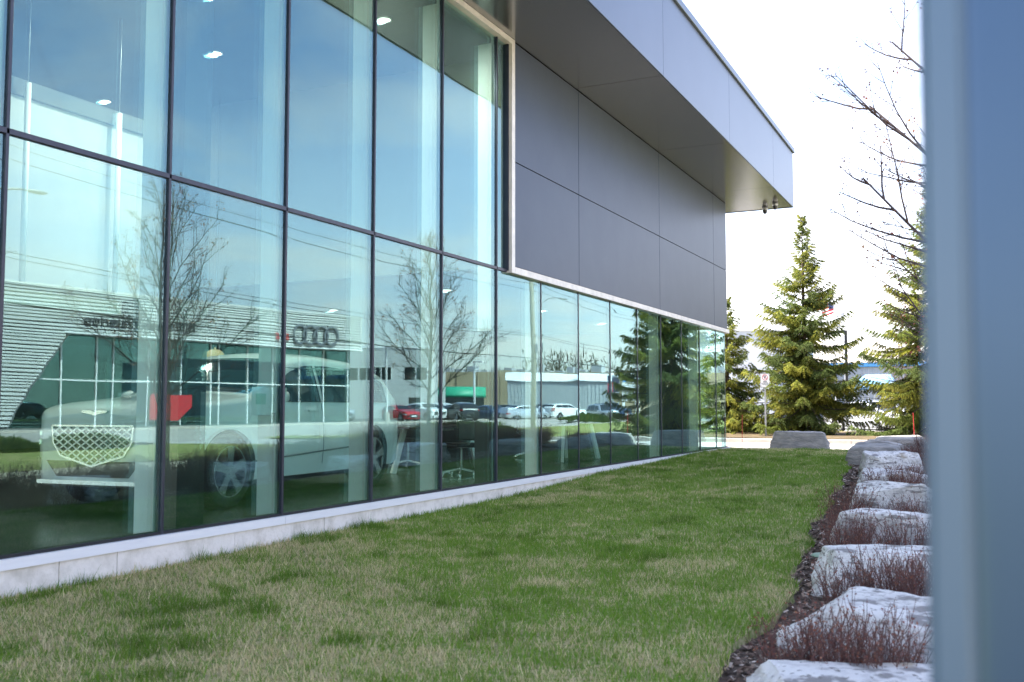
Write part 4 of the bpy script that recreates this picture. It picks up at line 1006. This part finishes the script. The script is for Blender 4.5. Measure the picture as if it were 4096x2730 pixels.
def text(body, size, loc, m, parent, name='lettering', rot=(R(90), 0, 0), depth=.002, align='CENTER', sx=1.0):
    c = bpy.data.curves.new(name, 'FONT'); c.body = body; c.size = size; c.align_x = align; c.align_y = 'CENTER'; c.extrude = depth; c.offset = 0
    c.materials.append(m); o = bpy.data.objects.new(name, c); COL.objects.link(o); o.parent = parent; o.location = loc; o.rotation_euler = rot; o.scale = (sx, 1, 1)
    bpy.context.view_layer.update(); me = bpy.data.meshes.new_from_object(o.evaluated_get(bpy.context.evaluated_depsgraph_get())); me.name = name
    o2 = link(name, me, parent); o2.location = loc; o2.rotation_euler = rot; o2.scale = (sx, 1, 1); bpy.data.objects.remove(o); return o2
sg = thing('fire_route_sign', 'white no parking fire route sign on a thin steel post', 'sign', (-.86, 34.1, .29), R(2))
mb = MB(); mb.box(-.028, .028, -.018, .018, 0, 2.18); mb.build('post', M_STEEL, sg)
def rrect(w, h, r):
    P = []
    for cx, cy, a0 in ((w-r, h-r, 0), (-w+r, h-r, 90), (-w+r, -h+r, 180), (w-r, -h+r, 270)):
        for k in range(5): a = R(a0+22.5*k); P.append((cx+r*math.cos(a), cy+r*math.sin(a)))
    return P
SZ = 1.90
mb = MB(); mb.prism(rrect(.155, .235, .03), -.025, -.021, lambda u, v, q: (u, q, v+SZ)); pt = fixn(mb.build('plate', M_SIGNW, sg))
def frame(P, w, y, m, name, par):
    mb = MB()
    for i in range(len(P)): j = (i+1) % len(P); mb.bar((P[i][0], y, P[i][1]+SZ), (P[j][0], y, P[j][1]+SZ), w, .002, (0, 1, 0))
    return mb.build(name, m, par)
frame(rrect(.145, .225, .026), .006, -.0265, M_INK, 'border', pt)
mb = MB(); N_ = 28
for i in range(N_):
    a, b = 2*math.pi*i/N_, 2*math.pi*(i+1)/N_; mb.bar((.088*math.cos(a), -.0268, SZ+.10+.088*math.sin(a)), (.088*math.cos(b), -.0268, SZ+.10+.088*math.sin(b)), .018, .002, (0, 1, 0))
mb.bar((-.06, -.0285, SZ+.16), (.06, -.0285, SZ+.04), .016, .001, (0, 1, 0)); mb.build('prohibition_ring', M_RED, pt)
text('P', .15, (0, -.027, SZ+.10), M_INK, pt); text('FIRE', .072, (0, -.027, SZ-.045), M_INK, pt); text('ROUTE', .072, (0, -.027, SZ-.105), M_INK, pt)
mb = MB(); mb.box(-.10, .10, -.0275, -.0255, SZ-.152, SZ-.144); mb.build('small_print', M_INK, pt)
for s in (-1, 1): mb = MB(); mb.lathe([(0, -.031), (.011, -.031), (.011, -.025)], 10, 'y', (s*.105, 0, SZ-.19)); mb.build('bolt', M_INK, pt)
for x, y, z, h, tilt, lab in ((.22, 25.75, .17, .92, .8, 'thin red marker stake at the showroom corner'), (4.15, 29.3, .18, .95, -1.2, 'thin red marker stake mirrored in the glass beside the spruce')):
    T = thing('marker_stake', lab, 'stake', (x, y, z)); T.rotation_euler = (0, R(tilt), 0)
    mb = MB(); mb.tube([(0, 0, .22), (0, 0, h)], .008, 6); mb.build('red_sleeve', M_RED, T)
    mb = MB(); mb.tube([(0, 0, -.1), (0, 0, .219)], .006, 6); mb.build('rod', mat('rust', (.16, .08, .05), .9, 0, (.1, .05, .03), 20), T)

# ---------------------------------------------------------------- direct background
def blk(name, lab, cat, pts, base, top, wall, roof=None, loc=None):
    T = thing(name, lab, cat, (pts[0][0], pts[0][1], 0)); ox, oy = pts[0]
    P = [(p[0]-ox, p[1]-oy) for p in pts]
    mb = MB(); mb.prism(P, base, top, lambda u, v, q: (u, v, q)); fixn(mb.build('wall', wall, T)); return T, ox, oy
M_WSHEET = mat('white_sheet', (.42, .44, .45), .6, 0, (.34, .36, .37), .35, 2, vec=(14, 14, .02))
M_BLUE = mat('blue_sheet', (.05, .22, .48), .5, .1, (.07, .27, .55), 2)
M_GREYW = mat('grey_wall', (.45, .47, .50), .7, 0, (.40, .42, .45), .5)
T, ox, oy = blk('white_warehouse', 'distant white ribbed warehouse with blue roof edge right of the spruce', 'building', [(-9, 95), (14, 95), (14, 120), (-9, 120)], 0, 4.9, M_WSHEET)
mb = MB(); mb.box(-.2, 23.2, -.25, 25, 4.92, 5.3); mb.build('roof', M_BLUE, T)
for i in range(46): mb = MB(); mb.box(.05+i*.5, .15+i*.5, -.06, 0, 0, 4.9); mb.build('rib', M_WSHEET, T)
T = thing('blue_canopy', 'small blue ribbed metal canopy in front of the white warehouse', 'canopy', (-2.4, 85, 0))
mb = MB(); mb.add([(-1.9, 0, 2.9), (1.9, 0, 2.9), (1.0, 3, 4.0), (-1.0, 3, 4.0), (-1.9, 0, 2.7), (1.9, 0, 2.7), (1.9, 4, 2.7), (-1.9, 4, 2.7)], [(0, 1, 2, 3), (0, 4, 5, 1), (1, 5, 6, 2), (0, 3, 7, 4), (3, 2, 6, 7)]); mb.build('roof', mat('light_blue_sheet', (.22, .42, .62), .5, .1, (.12, .32, .55), 8, 2, vec=(6, .1, .1)), T)
for sx in (-1, 1): mb = MB(); mb.box(sx*1.6-.08, sx*1.6+.08, .3, .46, 0, 2.72); mb.build('column', M_SIGNW, T)
T, ox, oy = blk('grey_office', 'plain pale grey building behind the small dark spruce', 'building', [(-26, 80), (-9.5, 80), (-9.5, 100), (-26, 100)], 0, 7.4, M_GREYW)
mb = MB(); mb.box(-.1, 16.6, -.1, 20, 7.405, 7.6); mb.build('parapet', M_SIGNW, T)
make_car('parked_car', 'silver sedan parked beyond the spruces at right', 'sedan', P_SILVER, (1.3, 48.2, .10), R(-30))
make_car('parked_car', 'dark grey SUV parked farther back beyond the spruces', 'suv', P_GREY, (4.5, 56.0, .10), R(200))
T = thing('lot_lamp', 'dark square parking lot lamp with one arm right of the spruce', 'street lamp', (-.45, 52.3, .1))
mb = MB(); mb.box(-.06, .06, -.06, .06, 0, 5.05); mb.build('pole', M_BLACK, T)
mb = MB(); mb.box(-1.0, .06, -.12, .12, 4.92, 5.06); mb.build('lamp_head', M_BLACK, T)
for i, (x, y, h, kd, lab) in enumerate([(-5.3, 77.4, 9.5, 'ca', 'flagpole with red and white maple leaf flag behind the spruce'), (-4.45, 77.8, 9.3, 'us', 'flagpole with blue, red and white striped flag, middle of three'), (-3.8, 78.2, 9.2, 'wh', 'flagpole with limp white flag, rightmost of three')]):
    T = thing('flagpole', lab, 'flagpole', (x, y, .05), 0, 'three flagpoles')
    mb = MB(); mb.tube([(0, 0, 0), (0, 0, h)], [.07, .035], 8); mb.lathe([(0, h+.10), (.06, h+.05), (0, h)], 8); mb.build('pole', M_STEEL, T)
    nx, nz = 12, 7; V = []; F = []; MI = []; w, hh = (1.5, .85) if kd == 'ca' else (1.0, .9) if kd == 'us' else (.75, 1.5)
    for j in range(nz+1):
        for k in range(nx+1):
            u, v = k/nx, j/nz; sag = {'ca': .12, 'us': .45, 'wh': 1.1}[kd]
            V.append((-u*w*(1-.25*sag), .10*math.sin(u*9+v*2)*u, h-.08-v*hh-u*sag*.6))
    for j in range(nz):
        for k in range(nx):
            a = j*(nx+1)+k; F.append((a, a+1, a+nx+2, a+nx+1)); u = (k+.5)/nx; v = (j+.5)/nz
            if kd == 'ca': MI.append(1 if u < .26 or u > .74 or (abs(u-.5) < .10 and .2 < v < .8) else 0)
            elif kd == 'us': MI.append(2 if u < .42 and v < .55 else (1 if j % 2 == 0 else 0))
            else: MI.append(0)
    mb = MB(); mb.v = V; mb.f = F; mb.m = MI; mb.build('flag', [mat('flag_white', (.75, .75, .76), .8), mat('flag_red', (.55, .03, .04), .8), mat('flag_blue', (.04, .06, .20), .8)], T, True)

# ---------------------------------------------------------------- across the road: dealership, poles, parked cars
M_RIBS = mat('ribbed_aluminium', (.68, .68, .66), .55, 0, (.62, .62, .60), 1.2)
M_DKINT = mat('dealer_interior', (.07, .10, .10), .8, 0, (.04, .06, .06), .5)
A = thing('car_dealership', 'ribbed aluminium car dealership with four ring logo mirrored in the glass', 'building', (45, 47, 0), R(-80.7))
def slant(z): return 3.83 + (6.05-z)*.69
mb = MB()
zr = 6.08; pitch = .205
def rib(x0, x1, z): mb.prism([(0, z), (-.10, z+.015), (-.10, z+.125), (0, z+.15), (.06, z+.15), (.06, z)], x0, x1, lambda u, v, q: (q, u, v))
k = 0
while 6.08 + k*pitch < 8.55: rib(-22.2, 40, 6.08 + k*pitch); k += 1
for k in range(29):
    z = .12 + k*pitch; x0 = slant(z+.08)
    if z > 5.2: x0 += -.0 + (z-5.2)**2*.9 - .3*(z-5.2)
    rib(x0, 40, z)
fixn(mb.build('ribbed_cladding', M_RIBS, A))
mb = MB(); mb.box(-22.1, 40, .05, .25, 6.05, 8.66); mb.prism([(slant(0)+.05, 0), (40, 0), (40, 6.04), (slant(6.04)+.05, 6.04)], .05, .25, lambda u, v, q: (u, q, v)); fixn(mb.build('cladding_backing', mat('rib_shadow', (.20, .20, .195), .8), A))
mb = MB(); mb.box(-22.3, 40, -.14, .3, 8.66, 8.78); mb.build('parapet', M_RIBS, A)
mb = MB(); mb.box(-22.25, 4.2, -.13, 1.25, 5.93, 6.04); mb.build('soffit_edge', M_FIN, A)
mb = MB(); mb.box(-22.1, 40, .3, 22, 8.3, 8.6); mb.build('roof', M_CEIL, A)
mb = MB(); mb.add([(slant(0), .06, 0), (slant(5.93), .06, 5.93), (slant(5.93)-.9, 1.3, 5.93), (slant(0)-.9, 1.3, 0)], [(0, 1, 2, 3)]); mb.build('slanted_reveal', M_RIBS, A)
mb = MB(); mb.add([(-22, 1.3, 0), (slant(0)-.9, 1.3, 0), (slant(5.93)-.9, 1.3, 5.93), (-22, 1.3, 5.93)], [(0, 1, 2, 3)]); mb.build('glazing', M_AGLASS, A)
for s in (-3.6, -1.2, .0, 2.8, 5.3, 7.9, 8.6, 11.2, 13.8, 16.6, 19.2, 21.8):
    zb = 0 if -s < slant(0)-.9 else 0
    mb = MB(); mb.box(-s-.045, -s+.045, 1.20, 1.29, 0, 5.92); mb.build('mullion', M_FIN, A)
mb = MB(); mb.box(-22, slant(3.05)-.9, 1.19, 1.29, 3.0, 3.09); mb.build('transom', M_FIN, A)
mb = MB(); mb.box(-22, 8, 12, 12.2, 0, 6); mb.box(-22, 8, 1.5, 12, -.02, .06); mb.box(-22, 8, 1.4, 12, 5.94, 6.04); mb.box(8.0, 8.2, 1.4, 12, 0, 6); mb.box(-22.2, -22, 1.4, 12, 0, 6); mb.build('interior', M_DKINT, A)
for x in (-1.0, -7.2, -14, -20): mb = MB(); mb.tube([(x, 3.2, .06), (x, 3.2, 5.94)], .16, 12); mb.build('column', M_FIN, A, True)
mb = MB(); mb.box(-21, -8, 5.5, 5.7, 2.9, 4.2); mb.build('mezzanine_front', M_WHITEWALL, A)
mb = MB(); mb.prism([(-3.2, 2.05), (-3.0, 1.9), (-3.0, .35), (-5.0, .35), (-6.2, 1.2), (-6.2, 2.1), (-3.3, 2.1)], 1.05, 1.15, lambda u, v, q: (u, q, v)); fixn(mb.build('red_display_wall', M_RED, A))
rg = empty('ring_logo'); rg.parent = A; rg.location = (0, 0, 0)
for i in range(4):
    mb = MB(); mb.lathe([(.64, -.30), (.78, -.30), (.78, -.16), (.64, -.16), (.64, -.30)], 40, 'y', (-(14.4+.78+i*1.12), 0, 6.95)); fixn(mb.build('ring', mat('ring_metal', (.34, .35, .37), .3, .8, (.30, .31, .33), 3), rg))
mb = MB(); mb.prism([(-13.65, 6.40), (-13.0, 6.40), (-12.9, 6.95), (-13.55, 6.95)], -.22, -.12, lambda u, v, q: (u, q, v)); fixn(mb.build('red_emblem', M_RED, A))
text('Kitchener-Waterloo', 1.02, (-1.25, -.16, 6.78), mat('sign_grey', (.10, .10, .10), .6), A, depth=.05)
for x in (1.2, -2.3, -9): mb = MB(); mb.lathe([(.12, 8.6), (.12, 9.2), (.22, 9.25), (.22, 9.4), (0, 9.4)], 10, 'z', (x, 6, 0)); mb.build('roof_vent', M_STEEL, A)
# service wing
ang = math.atan2(-.437, .9)
S = thing('service_wing', 'white panelled service building with a strip of dark upper windows behind the red car', 'building', (49.0, 93.1, 0), ang)
M_WPANEL = mat('white_panel', (.60, .60, .58), .6, .1, (.54, .54, .53), .6)
mb = MB(); mb.box(0, 26, 0, 20, 0, 7.6); mb.build('wall', M_WPANEL, S)
for k in range(30): 
    z = .1 + k*.26
    if 4.0 < z < 5.6: continue
    mb = MB(); mb.box(0, 26, -.03, -.002, z, z+.2); mb.build('panel', M_WPANEL, S)
for k in range(8):
    if k == 2: continue
    x = .5+k*1.25; w = mb = MB(); mb.box(x, x+1.1, -.02, -.004, 4.15, 5.55); w = mb.build('window', M_DKGLASS, S)
    mb = MB(); mb.box(x-.06, x, -.06, -.003, 4.1, 5.6); mb.box(x+1.1, x+1.16, -.06, -.003, 4.1, 5.6); mb.build('frame', M_SIGNW, w)
mb = MB(); mb.box(1.2, 2.4, -.04, -.002, 0, 2.3); mb.build('door', M_DKGLASS, S)
mb = MB(); mb.box(-.1, 26, -.1, 20, 7.605, 7.8); mb.build('parapet', M_SIGNW, S)

def upole(x, y, H, arm, lab):
    T = thing('utility_pole', lab, 'utility pole', (x, y, 0))
    mb = MB(); mb.tube([(0, 0, -.3), (0, 0, H*.5), (0, 0, H)], [.17, .145, .11], 12); mb.build('pole', M_WOODPOLE, T, True)
    ax, ay, al, az = arm; pts = []
    for i in range(8): s = i/7; pts.append((ax*al*s, ay*al*s, az + .55*math.sin(s*math.pi/2)))
    mb = MB(); mb.tube(pts, .035, 6); mb.build('lamp_arm', M_STEEL, T, True)
    e = pts[-1]; mb = MB(); mb.lathe([(0, .05), (.10, .04), (.13, 0), (.09, -.05), (0, -.06)], 12, 'z', (0, 0, 0)); o = mb.build('lamp_head', M_STEEL, T, True); o.location = (e[0]+ax*.25, e[1]+ay*.25, e[2]); o.scale = (1.1, 2.6, 1); 
    o.rotation_euler = (0, 0, math.atan2(ay, ax)-math.pi/2)
    mb = MB()
    for z in (3.95, 5.2, 7.65, 8.1): mb.bar((-.2, 0, z), (.02, 0, z), .04, .04); mb.lathe([(0, -.06), (.05, -.05), (.05, .05), (0, .06)], 8, 'z', (-.22, 0, z))
    mb.build('insulator', M_STEEL, T)
    mb = MB(); mb.box(-.30, -.14, -.12, .12, 4.2, 4.75); mb.build('cable_box', M_STEEL, T)
upole(16.4, 15.0, 9.6, (-.15, .99, 2.1, 6.3), 'street light pole at the left edge, its curved arm mirrored in the first pane')
upole(16.45, 49.0, 10.6, (-.35, .93, 2.3, 6.9), 'wooden utility pole with street light arm mirrored in the lower panes')
upole(16.5, 85.0, 10.6, (-.35, .93, 2.3, 6.9), 'farther wooden utility pole behind the mirrored spruce')
for z, rad, sag, lab in ((8.15, .012, .5, 'topmost'), (7.68, .012, .45, 'second'), (5.25, .010, .3, 'third'), (5.10, .010, .3, 'fourth'), (3.95, .022, .18, 'thick lowest')):
    for a, b, nm in ((15.0, 49.0, 'between the two street light poles'), (49.0, 85.0, 'right of the wooden pole')):
        mb = MB(); pts = [(16.2+.02*s, a+(b-a)*s, z - sag*4*s*(1-s) + (.55*s if z < 6 else .1*s)*0) for s in np.linspace(0, 1, 15)]; mb.tube(pts, rad, 5)
        tag(mb.build('overhead_cable', M_WIRE), '%s overhead cable mirrored in the glass, %s' % (lab, nm), 'cable', 'overhead cables along the road')
def lotlamp(x, y, H, lab):
    T = thing('lot_lamp', lab, 'street lamp', (x, y, 0))
    mb = MB(); mb.lathe([(0, 0), (.28, 0), (.28, .75), (0, .75)], 14); mb.build('concrete_base', M_KERB, T)
    mb = MB(); mb.box(-.07, .07, -.07, .07, .75, H); mb.build('pole', M_SIGNW, T)
    mb = MB(); mb.box(-.85, .1, -.14, .14, H-.12, H+.02); mb.build('lamp_head', M_SIGNW, T)
lotlamp(42.2, 74.0, 6.6, 'pale parking lot lamp mirrored in front of the red hatchback')
lotlamp(37.9, 82.6, 5.6, 'white lot lamp with concrete base mirrored at the maple trunk')
lotlamp(62, 128, 6.5, 'distant lot lamp in front of the green canopy')
def hd(vx, vy): return math.atan2(vy, vx)
CARS = [('hatch', P_RED, 42.4, 76.6, (-.90, -.42), 'red hatchback parked across the road, mirrored beside the fourth mullion'),
 ('suv', P_WHITE, 41.5, 79.4, (-.90, -.42), 'white SUV parked next to the red hatchback'),
 ('sedan', P_TEAL, 41.0, 82.2, (-.9, -.42), 'dark green sedan between white SUV and black SUV'),
 ('suv', P_WHITE, 44.8, 87.5, (.9, .42), 'white SUV parked in the second row by the service wing'),
 ('suv', P_BLACK, 38.2, 80.6, (.75, .66), 'black SUV seen from behind with red tail lights'),
 ('sedan', P_BLUE, 37.3, 85.0, (-.95, -.3), 'dark blue sedan beside the black SUV'),
 ('sedan', P_BLACK, 36.6, 88.2, (-.95, -.3), 'black sedan in the dark row left of the grey column'),
 ('sedan', P_GREY, 36.2, 91.4, (-.95, -.3), 'grey sedan behind the black sedan in the dark row'),
 ('sedan', P_SILVER, 33.4, 84.0, (-.55, .83), 'silver sedan parked nearest the road, left of the wooden pole'),
 ('suv', P_GREY, 34.9, 94.6, (-.95, -.3), 'grey SUV half hidden behind the silver sedan'),
 ('suv', P_WHITE, 32.3, 91.2, (-.45, .89), 'white crossover seen from the side right of the wooden pole'),
 ('hatch', P_SILVER, 29.9, 95.5, (-.75, -.66), 'white hatchback facing the road right of the crossover'),
 ('suv', P_BLUE, 31.2, 101.5, (-.9, -.4), 'dark blue SUV at the end of the parked row'),
 ('suv', P_SILVER, 47.6, 73.5, (-.90, -.42), 'silver SUV mirrored through the flank of the display SUV'),
 ('sedan', P_GREY, 47.0, 70.4, (-.90, -.42), 'grey sedan parked before the dealership glass')]
for kd, pt_, x, y, h, lab in CARS: make_car('parked_car', lab, kd, pt_, (x, y, -.018), hd(*h), 'cars parked across the road')
# green canopy, tan warehouse, white shed, pylon signs
M_GREEN = mat('green_canopy', (.02, .30, .17), .5, 0, (.02, .26, .15), .4)
T = thing('green_canopy_station', 'bright green barrel canopy over glass front in the distance', 'building', (86, 167, 0), math.atan2(2.7, -5.0))
mb = MB(); pr = [(math.cos(R(a))*2.2, 3.0+math.sin(R(a))*2.1) for a in range(0, 181, 15)]; mb.prism(pr, -6.0, 5.0, lambda u, v, q: (q, u, v)); fixn(mb.build('canopy', M_GREEN, T, True)); 
mb = MB(); mb.box(-5.6, 4.6, -1.5, 3, 0, 2.99); mb.build('glass_front', M_DKGLASS, T)
M_TAN = mat('tan_cladding', (.36, .28, .18), .8, 0, (.30, .235, .15), .15, 3)
T, ox, oy = blk('tan_warehouse', 'long tan warehouse under dark roof equipment in the distance', 'building', [(112, 176), (36, 212), (46, 240), (122, 204)], 0, 8.6, M_TAN)
for k in range(26):
    u = .15+k*.032; px, py = -76*u+1.5, 36*u+3; mb = MB(); h = [.6, 1.1, .8, 1.5, .5][k % 5]; mb.box(px-.9, px+.9, py, py+2, 8.602, 8.6+h); mb.build('roof_unit', M_GREYW, T)
for k in range(19): u = k/19; mb = MB(); mb.bar((-76*u-.3, 36*u-.12, 0), (-76*u-.3, 36*u-.12, 8.5), .18, .12); mb.build('pilaster', M_TAN, T)
S2 = thing('white_shed', 'white ribbed metal shed with low pitched roof in front of the tan warehouse', 'building', (66.5, 148.2, 0), math.atan2(7.4, -15.2))
mb = MB(); mb.box(0, 17.5, -12, 0, 0, 5.7); mb.build('wall', M_WSHEET, S2)
for k in range(35): mb = MB(); mb.box(.05+k*.5, .2+k*.5, 0, .06, 0, 5.6); mb.build('rib', M_WSHEET, S2)
S2.rotation_euler = (0, 0, math.atan2(7.4, -15.2))
mb = MB(); mb.add([(-.3, .4, 5.72), (17.8, .4, 5.72), (17.8, -6, 7.0), (-.3, -6, 7.0), (17.8, -12.3, 5.72), (-.3, -12.3, 5.72), (-.3, .4, 5.6), (17.8, .4, 5.6)], [(0, 1, 2, 3), (3, 2, 4, 5), (0, 6, 7, 1), (0, 3, 5), (1, 4, 2)]); mb.build('roof', M_SIGNW, S2)
T = thing('pylon_sign', 'tall white roadside sign board with blue stripe mirrored beside the spruce', 'sign', (33.4, 114.4, 0), math.atan2(1.03, -1.62))
mb = MB(); mb.box(-1.0, 1.15, -.15, .15, 1.9, 5.2); mb.build('board', M_SIGNW, T)
mb = MB(); mb.box(-.95, 1.1, .152, .17, 4.2, 4.75); mb.build('blue_band', M_BLUE, T)
mb = MB(); mb.box(-.95, 1.1, .152, .168, 3.1, 3.2); mb.box(-.95, 1.1, .152, .168, 2.5, 2.6); mb.build('grey_band', M_GREYW, T)
for sx in (-.8, .9): mb = MB(); mb.box(sx-.15, sx+.15, -.12, .12, 0, 1.9); mb.build('post', M_SIGNW, T)
T = thing('dark_sign', 'dark square sign board next to the white pylon sign', 'sign', (35.2, 113.4, 0), math.atan2(.77, -1.28))
mb = MB(); mb.box(-.78, .78, -.12, .12, 2.9, 5.0); mb.build('board', M_GREYW, T)
mb = MB(); mb.box(-.72, .72, .122, .135, 2.98, 4.92); mb.build('screen', mat('sign_dark', (.03, .035, .06), .3, 0, (.05, .05, .09), 1.5), T)
mb = MB(); mb.box(-.72, -.45, .136, .142, 3.0, 4.2); mb.build('red_stripe', M_RED, T)
for sx in (-.6, .6): mb = MB(); mb.box(sx-.08, sx+.08, -.08, .08, 0, 2.9); mb.build('post', M_STEEL, T)
# hazy wood far off
def woods():
    r = np.random.RandomState(8); V = []; C = []
    def belt(x0, y0, x1, y1, n, h, d):
        t = r.rand(n); cx = x0+(x1-x0)*t + r.normal(0, d, n); cyy = y0+(y1-y0)*t + r.normal(0, d, n); hh = h*(.55+.45*np.sin(t*31)*np.sin(t*13+1)+.25*r.rand(n)); z = hh*r.rand(n)**.8
        D = r.normal(size=(n, 3))*[.5, .5, .9]+[0, 0, .5]; s = r.uniform(.5, 1.6, n)[:, None]; p = np.stack([cx, cyy, z], 1)
        sv = np.cross(D, r.normal(size=(n, 3))); sv /= np.linalg.norm(sv, axis=1, keepdims=True)
        V.append(np.stack([p-sv*.16*s, p+sv*.16*s, p+D*s], 1).reshape(-1, 3)); c = np.where(r.rand(n, 1) < .5, [[.16, .13, .10]], [[.12, .115, .07]])*r.uniform(.7, 1.3, (n, 1)); C.append(np.repeat(c, 3, 0))
    belt(210, 170, 60, 262, 30000, 13, 5); belt(40, 240, -70, 225, 16000, 9, 6); belt(210, 170, 190, -60, 9000, 12, 6)
    V = np.vstack(V); C = np.vstack(C)
    tag(link('distant_woods', fast_mesh('distant_woods', V, np.arange(len(V)).reshape(-1, 3), M_LEAFY, C)), 'hazy brown leafless woods along the horizon', 'woods', kind='stuff')
woods()
